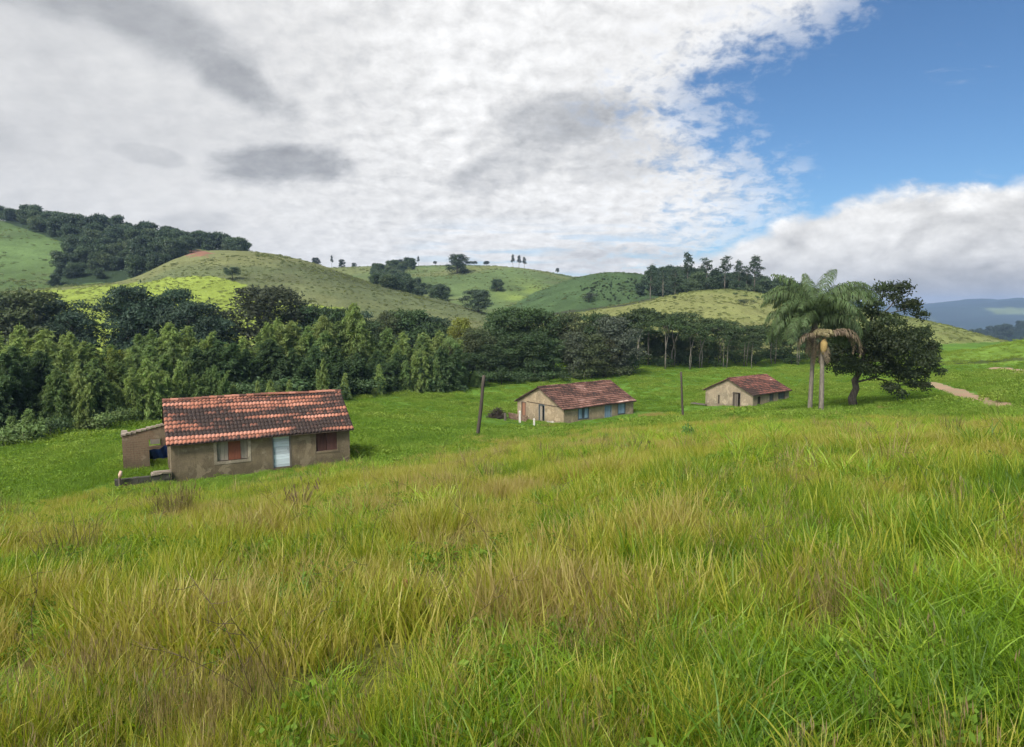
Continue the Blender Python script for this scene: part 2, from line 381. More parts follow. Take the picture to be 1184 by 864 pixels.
def tile_roof(L, D, z0, rise, period, nrow, over, side, lichen, seed):
    """one slope of barrel tiles: x along the eave, y up the slope from -over to D; returns V, Q, tone"""
    rs = np.random.default_rng(seed)
    ncol = int(round((L + 2 * side) / period)); SEG = 6
    sl = rise / D; length = D + over
    V, Q, tone = [], [], []
    xs = np.linspace(-side, L + side, ncol * SEG + 1)
    prof = np.abs(np.sin(np.arange(ncol * SEG + 1) / SEG * math.pi)) ** .8 * .075
    sag = lambda x, y: .07 * (fbm(np.array(x) / 2.2 + seed, np.array(y) / 2 + seed * 3., seed, 2) - .5) * 2
    for r in range(nrow):
        y0 = -over + length * r / nrow; y1 = -over + length * (r + 1.12) / nrow; y1 = min(y1, D)
        wob = (rs.random(ncol + 1) - .5) * .035; wv = np.interp(np.arange(ncol * SEG + 1) / SEG, np.arange(ncol + 1), wob)
        k = len(V) and sum(len(q) for q in V)
        ylo = y0 + wv; ln = np.stack([xs, ylo, z0 + ylo * sl + prof + .035 + sag(xs, ylo)], 1)
        lip = ln.copy(); lip[:, 2] -= .03
        up = np.stack([xs, np.full_like(xs, y1), z0 + y1 * sl + prof * .8 - .004 + sag(xs, np.full_like(xs, y1))], 1)
        ym = y0 + wv * .5 + length / nrow * .34; md = np.stack([xs, ym, z0 + ym * sl + prof * .93 + .022 + sag(xs, ym)], 1)
        V += [lip, ln, md, up]; n = len(xs)
        base = np.arange(n - 1)
        for a in (0, n, 2 * n): Q.append(np.stack([k + a + base, k + a + base + 1, k + a + n + base + 1, k + a + n + base], 1))
        cols = np.arange(n - 1) // SEG
        t = lichen(r / nrow, cols * period / L, r, cols, rs)
        tone += [t * .2, np.clip(t - .17, 0, 1), t]  # lip and lower strip darkened: shadow lines between courses put into the tone
    return np.concatenate(V), np.concatenate(Q), np.concatenate(tone)
def facade(mb, A, B, z0, z1, t, holes, inward, top=None):
    """wall panel from A to B (2-D points) with rectangular holes (s0, s1, h0, h1); inward is the unit 2-D normal into the house"""
    A = Vector(A); B = Vector(B); L = (B - A).length; d = (B - A) / L; n = Vector(inward)
    P = lambda s, z, q: (A.x + d.x * s + n.x * q, A.y + d.y * s + n.y * q, z)
    ss = sorted({0, L, *[h[0] for h in holes], *[h[1] for h in holes]}); zz = sorted({z0, z1, *[h[2] for h in holes], *[h[3] for h in holes]})
    for i in range(len(ss) - 1):
        for j in range(len(zz) - 1):
            cs, cz = (ss[i] + ss[i + 1]) / 2, (zz[j] + zz[j + 1]) / 2
            if any(h[0] < cs < h[1] and h[2] < cz < h[3] for h in holes): continue
            a, b, c, e = ss[i], ss[i + 1], zz[j], zz[j + 1]
            mb.poly([P(a, c, 0), P(b, c, 0), P(b, e, 0), P(a, e, 0)]); mb.poly([P(b, c, t), P(a, c, t), P(a, e, t), P(b, e, t)])
    for a, b, c, e in holes:
        mb.poly([P(a, c, 0), P(b, c, 0), P(b, c, t), P(a, c, t)]); mb.poly([P(a, e, 0), P(a, e, t), P(b, e, t), P(b, e, 0)])
        mb.poly([P(a, c, 0), P(a, c, t), P(a, e, t), P(a, e, 0)]); mb.poly([P(b, c, 0), P(b, e, 0), P(b, e, t), P(b, c, t)])
    if top:   # gable triangle
        mb.poly([P(0, z1, 0), P(L, z1, 0), P(top[0], top[1], 0)]); mb.poly([P(L, z1, t), P(0, z1, t), P(top[0], top[1], t)])
def plaster(name, base, stain, brick=None, bright=None):
    m, g = mat(name); p = g.obj()
    n1 = g.noise(p, .9, 6, .62); n2 = g.noise(g.scale(p, (1.5, 1.5, .5)), 2.5, 5, .65); n3 = g.noise(p, 14, 4, .6)
    col = g.mix(g.ss(.38, .62, n1), base, tuple(c * .72 for c in base))
    col = g.mix(g.m('MULTIPLY', g.ss(.5, .72, n2), .6), col, stain)
    if bright: col = g.mix(g.m('MULTIPLY', g.ss(.55, .68, g.noise(p, 1.7, 5, .7)), .8), col, bright)
    if brick:
        b = g.n('ShaderNodeTexBrick'); b.inputs['Scale'].default_value = 1; b.inputs['Brick Width'].default_value = .3; b.inputs['Row Height'].default_value = .14; b.inputs['Mortar Size'].default_value = .018
        sx = g.n('ShaderNodeSeparateXYZ'); g.L.new(p, sx.inputs[0]); cx = g.n('ShaderNodeCombineXYZ'); g.L.new(g.m('ADD', sx.outputs[0], sx.outputs[1]), cx.inputs[0]); g.L.new(sx.outputs[2], cx.inputs[1]); g.L.new(cx.outputs[0], b.inputs['Vector'])
        b.inputs['Color1'].default_value = (*brick, 1); b.inputs['Color2'].default_value = (*[c * .72 for c in brick], 1); b.inputs['Mortar'].default_value = (*[c * 1.12 for c in base], 1)
        col = g.mix(g.m('MULTIPLY', g.ss(.46, .56, g.noise(p, .6, 4, .6)), .55), col, b.outputs[0])
    sz = g.n('ShaderNodeSeparateXYZ'); g.L.new(p, sz.inputs[0])
    dirt = g.ss(.62, .05, g.m('ADD', sz.outputs[2], g.m('MULTIPLY', g.m('SUBTRACT', n2, .5), 1.5))); col = g.mix(g.m('MULTIPLY', dirt, .55), col, tuple(c * .45 for c in base))
    run = g.ss(.54, .68, g.noise(g.scale(p, (7, 7, .35)), 1, 4, .6)); col = g.mix(g.m('MULTIPLY', run, .35), col, tuple(c * .55 for c in base))
    pat = g.ss(.60, .63, g.noise(p, 1.15, 3, .55, .6)); col = g.mix(g.m('MULTIPLY', pat, .5), col, tuple(min(1, c * 1.35 + .02) for c in base))
    col = g.hsv(col, .5, 1, g.lin(.3, .7, .82, 1.18, n3))
    finish(g, col, .95, g.m('ADD', n3, n2), .6, .04); return m
def wood(name, base, worn, sc=(30, 30, 2.5), amt=.6):
    m, g = mat(name); p = g.obj(); f = g.noise(g.scale(p, sc), 1, 5, .65)
    finish(g, g.hsv(g.mix(g.m('MULTIPLY', g.ss(.42, .68, f), amt), base, worn), .5, 1, g.lin(0, 1, .75, 1.25, g.attr('tone'))), .85, f, .4, .01); return m
m_dark = mat('dark_interior'); finish(m_dark[1], (.05,.042,.035), 1); m_dark = m_dark[0]
m_deck = wood('old_boards', (.09,.065,.05), (.05,.04,.03))
m_brown_shutter = wood('maroon_boards', (.085,.04,.034), (.045,.028,.025))
m_rust = wood('rusty_red_board', (.24,.085,.05), (.13,.05,.035))
m_white = wood('whitewashed_boards', (.50,.56,.60), (.34,.36,.37), (2, 2, 26), .5)
m_blue = wood('faded_blue_paint', (.155,.235,.31), (.24,.29,.32))
m_bluedark = wood('weathered_blue_frame', (.06,.08,.095), (.10,.11,.11))
m_pale = wood('grey_lime_boards', (.25,.215,.17), (.16,.135,.11))
m_grey = wood('grey_weathered_timber', (.125,.105,.085), (.06,.05,.042), (8, 8, 1.2))
m_post = wood('whitewashed_posts', (.62,.58,.52), (.36,.31,.26))
m_concrete = plaster('lichened_concrete', (.30,.245,.19), (.12,.10,.08), None, (.46,.40,.34))

def boards(o_name, x0, x1, z0, z1, y, thick, nb, mt, parent, horizontal=False, gap=.012):
    mb = MB()
    for i in range(nb):
        t = random.random()
        if horizontal:
            h = (z1 - z0) / nb; mb.box((x0, y, z0 + i * h + gap * .5), (x1, y + thick + random.uniform(0, .008), z0 + (i + 1) * h - gap * .5), tone=t)
        else:
            h = (x1 - x0) / nb; mb.box((x0 + i * h + gap * .5, y, z0), (x0 + (i + 1) * h - gap * .5, y + thick + random.uniform(0, .008), z1), tone=t)
    return mb.build(o_name, mt, parent)
def frame(name, x0, x1, z0, z1, y0, y1, w, mt, parent, sill=True):
    mb = MB()
    mb.box((x0, y0, z0), (x0 + w, y1, z1)); mb.box((x1 - w, y0, z0), (x1, y1, z1)); mb.box((x0 + w, y0, z1 - w), (x1 - w, y1, z1))
    if sill: mb.box((x0 + w, y0, z0), (x1 - w, y1, z0 + w))
    return mb.build(name, mt, parent)
def roof_object(root, L, W, wh, rise, period, nrow, over, side, lichen, mt, seed):
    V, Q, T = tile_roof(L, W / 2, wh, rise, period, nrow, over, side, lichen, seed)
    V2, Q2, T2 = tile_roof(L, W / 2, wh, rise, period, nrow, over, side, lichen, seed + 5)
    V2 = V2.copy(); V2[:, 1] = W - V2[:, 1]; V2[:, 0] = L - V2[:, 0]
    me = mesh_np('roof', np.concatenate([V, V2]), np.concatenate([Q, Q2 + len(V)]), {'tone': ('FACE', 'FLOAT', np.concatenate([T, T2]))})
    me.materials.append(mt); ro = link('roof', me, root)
    # ridge caps
    rs = np.random.default_rng(seed + 9); mb = MB(); x = -side; z = wh + rise
    while x < L + side - .05:
        ln = min(.42, L + side - x); t = float(.35 + .5 * rs.random()); k = 9
        dz = .07 * (float(fbm(np.array([x / 2.2 + seed]), np.array([1.]), seed, 2)[0]) - .5) * 2
        p = lambda a, xx, rr: (xx, W / 2 + math.cos(a) * rr, z + dz + .0 + math.sin(a) * rr * .85)
        for i in range(k):
            a, b = math.pi * i / k, math.pi * (i + 1) / k
            mb.poly([p(a, x, .15), p(b, x, .15), p(b, x + ln + .03, .125), p(a, x + ln + .03, .125)], t)
        mb.poly([p(math.pi * i / k, x, .15) for i in range(k + 1)], t * .4); x += ln
    mb.build('ridge_cap', mt, ro)
    sl = rise / (W / 2); mb = MB(); e = over - .04; q = .03
    for (ya, yb) in ((-e, W / 2), (W + e, W / 2)):
        za = wh - sl * e - q; zb = wh + rise - q
        a0, a1, b1, b0 = (-side + .03, ya, za), (L + side - .03, ya, za), (L + side - .03, yb, zb), (-side + .03, yb, zb)
        mb.poly([a0, a1, b1, b0]); lo = lambda v: (v[0], v[1], v[2] - .05)
        mb.poly([lo(a0), lo(b0), lo(b1), lo(a1)]); mb.poly([a0, lo(a0), lo(a1), a1]); mb.poly([a0, b0, lo(b0), lo(a0)]); mb.poly([a1, lo(a1), lo(b1), b1])
    mb.build('eave_boarding', m_deck, ro)
    return ro
def streaky(r, sx, row, cols, rs):
    """clean orange runs along some courses, black lichen along others"""
    f = fbm(cols * .055 + row * 13.7, np.full(len(cols), row * .9), 41, 3)
    band = {0: .0, 1: .08, 2: .14, 3: .08, 4: .14, 5: .03, 6: .02, 7: -.02, 8: -.05, 9: -.08, 10: -.03, 11: .06}.get(row, 0)
    j = hash2(cols, np.full(len(cols), row), 5)
    return np.clip(.44 + (f - .5) * 1.9 + band - .04 * (row > 5) - .10 * (row == 0) * (f > .5) + (j - .5) * .26, 0, .88)
def speckled(r, sx, row, cols, rs):
    j = hash2(cols, np.full(len(cols), row), 9); f = fbm(cols * .11, np.full(len(cols), row * .55), 61, 3)
    k = hash2(np.array([row]), np.array([3]), 8)[0]
    return np.clip(.54 + (f - .5) * .8 + (j - .5) * .25 + (k - .5) * .10 + .18 * (row == 0), 0, .97)
def mossy(r, sx, row, cols, rs):
    j = hash2(cols, np.full(len(cols), row), 19); f = fbm(cols * .09 + 4, np.full(len(cols), row * .4), 77, 3)
    return np.clip(.52 + (f - .5) * .9 + (j - .5) * .35 - .25 * ((sx < .18) & (row < 4)), 0, 1)

def walls(root, L, W, wh, rise, front, gable, mt, foot=-.8, t=.22):
    mb = MB()
    facade(mb, (0, 0), (L, 0), foot, wh, t, front, (0, 1))
    facade(mb, (0, W), (0, 0), foot, wh, t, gable, (1, 0), (W / 2, wh + rise))
    facade(mb, (L, 0), (L, W), foot, wh, t, [], (-1, 0), (W / 2, wh + rise))
    facade(mb, (L, W), (0, W), foot, wh, t, [], (0, -1))
    w = mb.build('wall', mt, root)
    fl = MB(); fl.box((t + .01, t + .01, -.12), (L - t - .01, W - t - .01, -.02)); fl.build('floor_slab', m_dark, root)
    return w
def place(root, corner, ang): root.location = corner; root.rotation_euler = (0, 0, ang)

# --- the nearest house, under orange lichened tiles
H1A = at(199, 554, 37.0); ang1 = R(29.0)
h1 = empty('farmhouse'); place(h1, (H1A.x, H1A.y, H1A.z), ang1)
tag(h1, 'low brown plastered farmhouse with a white door under a streaked orange tiled roof', 'house')
L, W, wh, rise = 10.0, 5.6, 2.17, 1.86
m_h1 = plaster('brown_plaster', (.178,.138,.088), (.095,.075,.05), None, (.235,.195,.135))
front1 = [(2.35, 4.0, .72, 1.86), (5.36, 6.42, -.02, 2.02), (7.93, 9.22, .72, 1.90)]
walls(h1, L, W, wh, rise, front1, [(2.2, 3.2, 0, 1.9)], m_h1)
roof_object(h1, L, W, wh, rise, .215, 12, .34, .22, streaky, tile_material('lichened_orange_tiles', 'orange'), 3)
w1 = empty('window', (0, 0, 0), 0, h1); w1['label'] = 'window with a single rusty red shutter board between pale planks'
frame('frame', 2.18, 4.17, .55, 2.0, -.025, .10, .17, plaster('pale_window_surround', (.30,.25,.185), (.18,.145,.10)), w1)
boards('pale_plank', 2.36, 2.95, .74, 1.85, .09, .04, 3, m_pale, w1); boards('shutter', 2.96, 3.62, .74, 1.85, .06, .05, 2, m_rust, w1); boards('pale_plank', 3.63, 3.99, .74, 1.85, .09, .04, 2, m_pale, w1)
lt = MB(); lt.box((2.05, -.05, 2.003), (4.3, .05, 2.07)); lt.build('lintel', m_deck, w1)
d1 = boards('door', 5.42, 6.36, .0, 2.0, .09, .05, 13, m_white, h1, True); d1['label'] = 'white door of horizontal boards'
frame('door_frame', 5.33, 6.45, -.02, 2.06, -.02, .12, .085, m_grey, d1, False)
hb = MB(); hb.tube([(6.27, .02, .98), (6.27, .045, 1.1)], [.012, .012], 6); hb.build('handle', m_dark, d1)
w2 = empty('window', (0, 0, 0), 0, h1); w2['label'] = 'window shut with dark maroon plank shutters'
frame('frame', 7.84, 9.31, .60, 1.985, -.02, .10, .085, m_h1, w2)
boards('shutter', 7.94, 8.56, .73, 1.89, .08, .04, 3, m_brown_shutter, w2); boards('shutter', 8.58, 9.21, .73, 1.89, .10, .04, 3, m_brown_shutter, w2)
M1 = Matrix.Translation(H1A) @ Matrix.Rotation(ang1, 4, 'Z')

# --- roofless annexe on the end of it
an = empty('ruined_outbuilding', M1 @ Vector((-2.6, 3.2, 0)), ang1)
tag(an, 'roofless brown outbuilding shell with an open gap beside the streaked orange roof', 'outbuilding')
mb = MB(); t = .22; hL = 1.75
def sheet(pts, n, th):
    """a wall slab: polygon in the x-z plane pushed along y"""
    a = [(p[0], n, p[1]) for p in pts]; b = [(p[0], n + th, p[1]) for p in pts]
    mb.poly(a); mb.poly(b[::-1])
    for i in range(len(a)):
        j = (i + 1) % len(a); mb.poly([a[i], b[i], b[j], a[j]])
x0 = .18
sheet([(x0,-.8),(x0+1.42,-.8),(x0+1.42,1.42),(x0+2.35,1.42),(x0+2.35,2.22),(x0+1.45,2.02),(x0+.06,1.78),(x0,1.62)], 2.0, .24)   # front: pier and beam over the gap
sheet([(x0,-.8),(x0+1.5,-.8),(x0+1.5,.75),(x0+2.35,.75),(x0+2.35,-.8),(x0+2.6,-.8),(x0+2.6,2.3),(x0+1.6,2.1),(x0+1.5,1.7),(x0,1.66)], 4.4, .22) if False else None
mb.box((x0, 2.242, -.8), (x0 + .22, 4.3, 1.66)); mb.box((x0 + .222, 4.08, -.8), (x0 + 2.6, 4.298, .62), jit=.01); mb.box((x0 + 2.1, 4.08, .63), (x0 + 2.6, 4.3, 2.0))
aw = mb.build('wall', plaster('old_brown_plaster', (.17,.13,.085), (.09,.07,.05), (.19,.11,.07)), an)
mb = MB()
mb.box((x0 - .06, 1.94, 0), (x0 + 1.5, 2.3, .10), Matrix.Translation((0, 0, 1.80)) @ Matrix.Rotation(0, 4, 'Y'), jit=.015) if False else None
for i in range(9):
    x = x0 - .04 + i * .27; z = 1.79 + i * .057
    mb.box((x, 1.93, z), (x + .262, 2.30, z + .09 + random.random() * .03), tone=random.random(), jit=.012)
for i in range(7): mb.box((x0 - .05, 2.31 + i * .28, 1.665), (x0 + .28, 2.58 + i * .28, 1.75 + random.random() * .02), jit=.012)
mb.build('coping', m_concrete, an)
pb = MB(); pb.box((x0 + 1.52, 4.02, .75), (x0 + 2.08, 4.06, 1.62)); pb.build('board_panel', m_pale, an)
# blue tarpaulin hung in the gap
tp = MB(); nx, nz = 12, 8
P = lambda i, k: (x0 + 1.35 + i * .10, 2.75 + .12 * math.sin(i * 1.3 + k * .4) - .05 * k + .35 * (k > 4) * 0, .05 + k * .085 + (.32 * sstep(6, 12, i) * k / nz))
for i in range(nx):
    for k in range(nz): tp.poly([P(i, k), P(i + 1, k), P(i + 1, k + 1), P(i, k + 1)])
m_tarp, g = mat('blue_tarpaulin'); finish(g, g.mix(g.noise(g.obj(), 3), (.02,.045,.16), (.035,.075,.24)), .55, g.noise(g.obj(), 8), .4, .03)
o = tp.build('tarpaulin', m_tarp, None, True, M1 @ Matrix.Translation((-2.6, 3.2, 0))); tag(o, 'crumpled dark blue tarpaulin in the gap of the roofless brown shell', 'tarpaulin')

# --- low dark wall running out from the front corner, its stone slab, and the post at its end
mb = MB(); rs = np.random.default_rng(4)
for row in range(4):
    x = -2.75
    while x < -.05:
        w = .28 + .3 * rs.random(); w = min(w, -.02 - x)
        mb.box((x, -.22 + .03 * rs.random(), -.75 + row * .27), (x + w - .015, .1, -.75 + row * .27 + .26), tone=float(rs.random()), jit=.02); x += w
m_moss, g = mat('blackened_stone'); finish(g, g.mix(g.noise(g.obj(), 4, 5), (.030,.029,.024), (.085,.080,.062)), .95, g.noise(g.obj(), 9), .6, .04)
o = mb.build('garden_wall', m_moss, None, False, M1); tag(o, 'low blackened stone wall running out from the corner of the brown farmhouse', 'wall')
mb = MB(); mb.box((-1.02, -.28, 0), (-.5, .22, .12), Matrix.Translation((0, 0, .345)) , jit=.03); mb.box((-.48, -.26, 0), (-.02, .24, .13), Matrix.Translation((0, 0, .36)), jit=.03); mb.box((-.9, -.2, .13), (-.1, .15, .2), Matrix.Translation((0, 0, .345)), jit=.03)
o = mb.build('stone_slab', m_concrete, None, False, M1); tag(o, 'pale lichened slab lying on the low dark wall against the brown house', 'slab')
mb = MB(); mb.tube([(-2.55, -.36, -.7), (-2.53, -.37, .1), (-2.5, -.38, .52)], [.055, .05, .045], 7, wob=.1)
o = empty('fence_post', M1 @ Vector((0, 0, 0)), ang1); tag(o, 'short grey post with an orange cap at the end of the low dark wall', 'post')
mb.build('shaft', m_grey, o)
mb = MB(); mb.tube([(-2.5, -.38, .45), (-2.47, -.38, .62), (-2.42, -.39, .82)], [.06, .10, .07], 8, wob=.15)
m_clay, g = mat('pinkish_clay'); finish(g, g.mix(g.noise(g.obj(), 6), (.50,.26,.16), (.58,.48,.40)), .9); mb.build('cap', m_clay, o, True)

# --- the middle house, ochre gable and blue shutters
H2A = at(651.7, 492, 82.0); ang2 = R(90 - 52.6)
h2 = empty('farmhouse'); place(h2, H2A, ang2)
tag(h2, 'tan farmhouse with blue shutters, blue door and ochre brick gable under maroon tiles', 'house')
L, W, wh, rise = 12.4, 9.2, 2.12, 2.2
m_h2 = plaster('ochre_plaster', (.30,.235,.155), (.16,.125,.085), (.34,.25,.15), (.38,.31,.21))
front2 = [(2.45, 4.15, .55, 1.93), (7.1, 8.25, -.02, 1.95), (9.5, 10.75, .52, 1.92)]
gable2 = [(9.2 - 4.9, 9.2 - 3.8, -.02, 2.02), (.85, 1.85, .2, 2.0)]
gable2 = [(4.5, 5.5, -.02, 2.05), (.9, 1.75, .1, 2.0)]
walls(h2, L, W, wh, rise, front2, gable2, m_h2)
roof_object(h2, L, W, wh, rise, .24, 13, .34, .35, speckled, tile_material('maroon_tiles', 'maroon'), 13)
for x0_, x1_, z0_, z1_ in (front2[0], front2[2]):
    w = empty('window', (0, 0, 0), 0, h2)
    frame('frame', x0_ - .1, x1_ + .1, z0_ - .1, z1_ + .09, -.03, .1, .12, m_bluedark, w)
    xm = (x0_ + x1_) / 2; e_ = (x1_ - x0_) * .14 if x0_ < 5 else 0
    boards('shutter', x0_ + .02, xm - e_ - .01, z0_ + .02, z1_ - .03, .04, .04, 3, m_blue, w); boards('shutter', xm + e_ + .01, x1_ - .02, z0_ + .02, z1_ - .03, .04, .04, 3, m_blue, w)
    if e_: bb = MB(); bb.box((xm - e_, .1, z0_ + .02), (xm + e_, .13, z1_ - .03)); bb.build('pane', m_bluedark, w)
d = boards('door', 7.16, 8.19, 0, 1.93, .04, .05, 5, m_blue, h2); d['label'] = 'faded blue plank door'; frame('door_frame', 7.02, 8.33, -.02, 2.03, -.02, .1, .075, m_blue, d, False)
mb = MB(); mb.tube([(8.08, .01, .9), (8.08, .03, 1.05)], [.02, .02], 6); mb.build('handle', m_dark, d)
M2 = Matrix.Translation(H2A) @ Matrix.Rotation(ang2, 4, 'Z')
GM = Matrix(((0, 1, 0, 0), (-1, 0, 0, W), (0, 0, 1, 0), (0, 0, 0, 1)))   # gable wall's own x (along the wall) and y (inward)
def on_gable(o): o.matrix_local = GM
gd = empty('door', (0, 0, 0), 0, h2); on_gable(gd); gd['label'] = 'door standing ajar in the brick gable'
frame('door_frame', 4.42, 5.58, -.02, 2.1, -.02, .14, .10, m_bluedark, gd, False); boards('door_leaf', 4.54, 5.05, .02, 1.98, .09, .04, 3, m_pale, gd)
gw = empty('window', (0, 0, 0), 0, h2); on_gable(gw); gw['label'] = 'bricked tall opening of reddish boards'
boards('shutter', .92, 1.73, .12, 1.98, .06, .05, 4, wood('red_brown_boards', (.23,.115,.07), (.12,.065,.045)), gw); frame('frame', .84, 1.81, .04, 2.06, -.02, .1, .07, m_grey, gw)
# string course across the gable foot of the triangle (pale crack of the tie beam)
mb = MB(); mb.box((2.0, -.05, 2.14), (9.05, .02, 2.2)); tb = mb.build('tie_beam', m_deck, h2); on_gable(tb)
mb = MB()
for i in range(9): mb.box((6.1 + i * .33, -.16 - .04 * random.random(), -.6), (6.42 + i * .33, -.01, .12 + .16 * random.random()), tone=random.random(), jit=.03)
pl = mb.build('footing', plaster('lime_footing', (.46,.42,.36), (.25,.22,.18)), h2); on_gable(pl)

# things by the gable: low brick wall, white posts, grey post, brush heap
G2 = M2 @ GM
def ground_box(o): return o
mb = MB(); rs = np.random.default_rng(8); base = gz(*(G2 @ Vector((2.2, -1.6, 0))).xy)
zb = base - H2A.z
for row in range(7):
    x = .3 + (row % 2) * .12
    while x < 4.1: mb.box((x, -1.75, zb - .3 + row * .155), (x + .25, -1.62, zb - .3 + row * .155 + .145), tone=float(rs.random()), jit=.008); x += .265
m_brick, g = mat('old_brick'); finish(g, g.hsv(g.mix(g.noise(g.obj(), 2.5, 5), (.13,.075,.055), (.20,.14,.095)), .5, 1, g.lin(0, 1, .6, 1.25, g.attr('tone'))), .95)
o = mb.build('garden_wall', m_brick, None, False, G2); tag(o, 'low reddish brick wall between the white posts in front of the ochre gable', 'wall')
def post(px, py, py_top, Y, r, mt, label, group=None, lean=0, name='fence_post', square=True):
    b = at(px, py, Y); b.z = gz(b.x, b.y); tp = at(px + lean, py_top, Y)
    h = tp.z - b.z; mb = MB(); dx = tp.x - b.x
    if square:
        A = Matrix.Rotation(R(15), 4, 'Z')
        for z0, z1, k in ((-.3, h - .08, 1), (h - .08, h, .7)):
            pts = [A @ Vector((sx * r * k, sy * r * k, 0)) for sx, sy in ((-1,-1),(1,-1),(1,1),(-1,1))]
            lo = [(p.x + dx * z0 / h, p.y, z0) for p in pts] if k == 1 else [(p.x / .7 + dx * z0 / h, p.y / .7, z0) for p in pts]; hi = [(p.x + dx * z1 / h, p.y, z1) for p in pts]
            for i in range(4): j = (i + 1) % 4; mb.poly([lo[i], lo[j], hi[j], hi[i]])
            if k != 1: mb.poly(hi)
    else:
        n = 9; mb.tube([(dx * t * (1 + .1 * math.sin(t * 5)), .05 * math.sin(t * 7), -.4 + (h + .4) * t) for t in np.linspace(0, 1, n)], [r * (1.08 - .22 * t) for t in np.linspace(0, 1, n)], 10, wob=.07)
    o = mb.build(name, mt, None, not square); o.location = (b.x, b.y, b.z); tag(o, label, 'post', group); return o
post(601, 497, 475, 83.5, .105, m_post, 'taller white fence post in front of the ochre gable', 'white posts by the gable')
post(617.5, 499, 484, 81.0, .095, m_post, 'shorter white fence post beside the low brick wall', 'white posts by the gable')
post(584, 495, 478, 85.5, .12, m_grey, 'grey timber stump between the brush heap and the ochre gable')
def stick_heap(name, px, py, Y, w, h, label, mt, n=170):
    b = at(px, py, Y); z = gz(b.x, b.y); mb = MB(); rs = np.random.default_rng(3)
    for i in range(n):
        a = rs.random() * 6.28; rr = rs.random() ** .6 * w; c = Vector((math.cos(a) * rr, math.sin(a) * rr * .7, rs.random() * h * (1 - (rr / w) ** 2)))
        d = Vector((rs.normal(), rs.normal(), rs.normal() * .4)).normalized() * (.3 + .5 * rs.random())
        mb.tube([c - d, c + d], [.03, .012], 4, tone=float(rs.random()))
    o = mb.build(name, mt); o.location = (b.x, b.y, z); tag(o, label, 'brushwood'); return o
stick_heap('brush_heap', 575, 493, 87.5, 1.15, 1.35, 'dark heap of brushwood beside the grey stump by the ochre gable', wood('dead_brush', (.045,.035,.028), (.07,.055,.04)), 420)

# --- the farthest house
H3A = at(870, 473.5, 87.0); ang3 = R(90 - 52.3)
h3 = empty('farmhouse'); place(h3, H3A, ang3)
tag(h3, 'small unpainted adobe house with a dark open doorway in its gable, near the two palms', 'house')
L, W, wh, rise = 8.6, 7.3, 1.98, 1.75
m_h3 = plaster('adobe', (.29,.235,.165), (.15,.12,.085), (.33,.25,.17), (.37,.32,.24))
front3 = [(1.1, 1.9, .0, 1.6), (3.9, 4.75, -.02, 1.85), (6.0, 7.5, .55, 1.6)]
gable3 = [(2.0, 2.28, .15, 1.35), (4.35, 5.45, -.02, 1.95)]
walls(h3, L, W, wh, rise, front3, gable3, m_h3)
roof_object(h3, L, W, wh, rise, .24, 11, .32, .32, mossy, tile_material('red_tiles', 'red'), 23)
G3 = Matrix(((0, 1, 0, 0), (-1, 0, 0, W), (0, 0, 1, 0), (0, 0, 0, 1)))
dd = empty('door', (0, 0, 0), 0, h3); dd.matrix_local = G3; dd['label'] = 'dark open doorway with its plank leaf pushed in'
frame('door_frame', 4.3, 5.5, -.02, 2.0, -.015, .1, .09, m_grey, dd, False); boards('door_leaf', 4.42, 5.05, .02, 1.9, .12, .04, 4, wood('dark_boards', (.12,.10,.08), (.07,.055,.045)), dd)
sl = boards('vent_slit', 2.02, 2.26, .17, 1.33, .1, .03, 2, m_dark, h3); sl.matrix_local = G3
m_slate = wood('slate_blue_boards', (.10,.105,.11), (.06,.058,.055))
d = boards('door', 3.96, 4.69, 0, 1.82, .06, .05, 4, m_slate, h3); frame('door_frame', 3.84, 4.81, -.02, 1.92, -.015, .1, .07, m_grey, d, False)
w = empty('window', (0, 0, 0), 0, h3); boards('shutter', 6.04, 7.46, .58, 1.57, .06, .04, 6, m_slate, w); frame('frame', 5.92, 7.58, .46, 1.68, -.015, .1, .08, m_grey, w)
hl = boards('shutter', 1.14, 1.86, .03, 1.57, .08, .04, 4, m_dark, h3)
M3 = Matrix.Translation(H3A) @ Matrix.Rotation(ang3, 4, 'Z') @ G3
mb = MB(); mb.box((-2.1, -.45, 0), (.35, -.12, .12), jit=.02); mb.box((-1.8, -.3, .12), (.2, -.1, .2), jit=.03)
z3 = gz(*(M3 @ Vector((-.9, -.3, 0))).xy)
o = mb.build('timber_beam', m_grey, None, False, Matrix.Translation((0, 0, z3 - H3A.z + .18)) @ M3); tag(o, 'grey timbers lying in the grass at the rear corner of the adobe house', 'timber')

# --- the two bare poles
m_pole = wood('old_dark_pole', (.070,.056,.044), (.035,.03,.025), (8, 8, 1.2))
post(551, 506, 434, 60, .16, m_pole, 'thick bare pole leaning over in the field between the two nearer houses', 'old bare poles', 9.5, 'wooden_pole', False)
post(790.5, 472, 430, 76, .125, m_pole, 'thin dark bare pole standing in the field beside the adobe house', 'old bare poles', -3.5, 'wooden_pole', False)
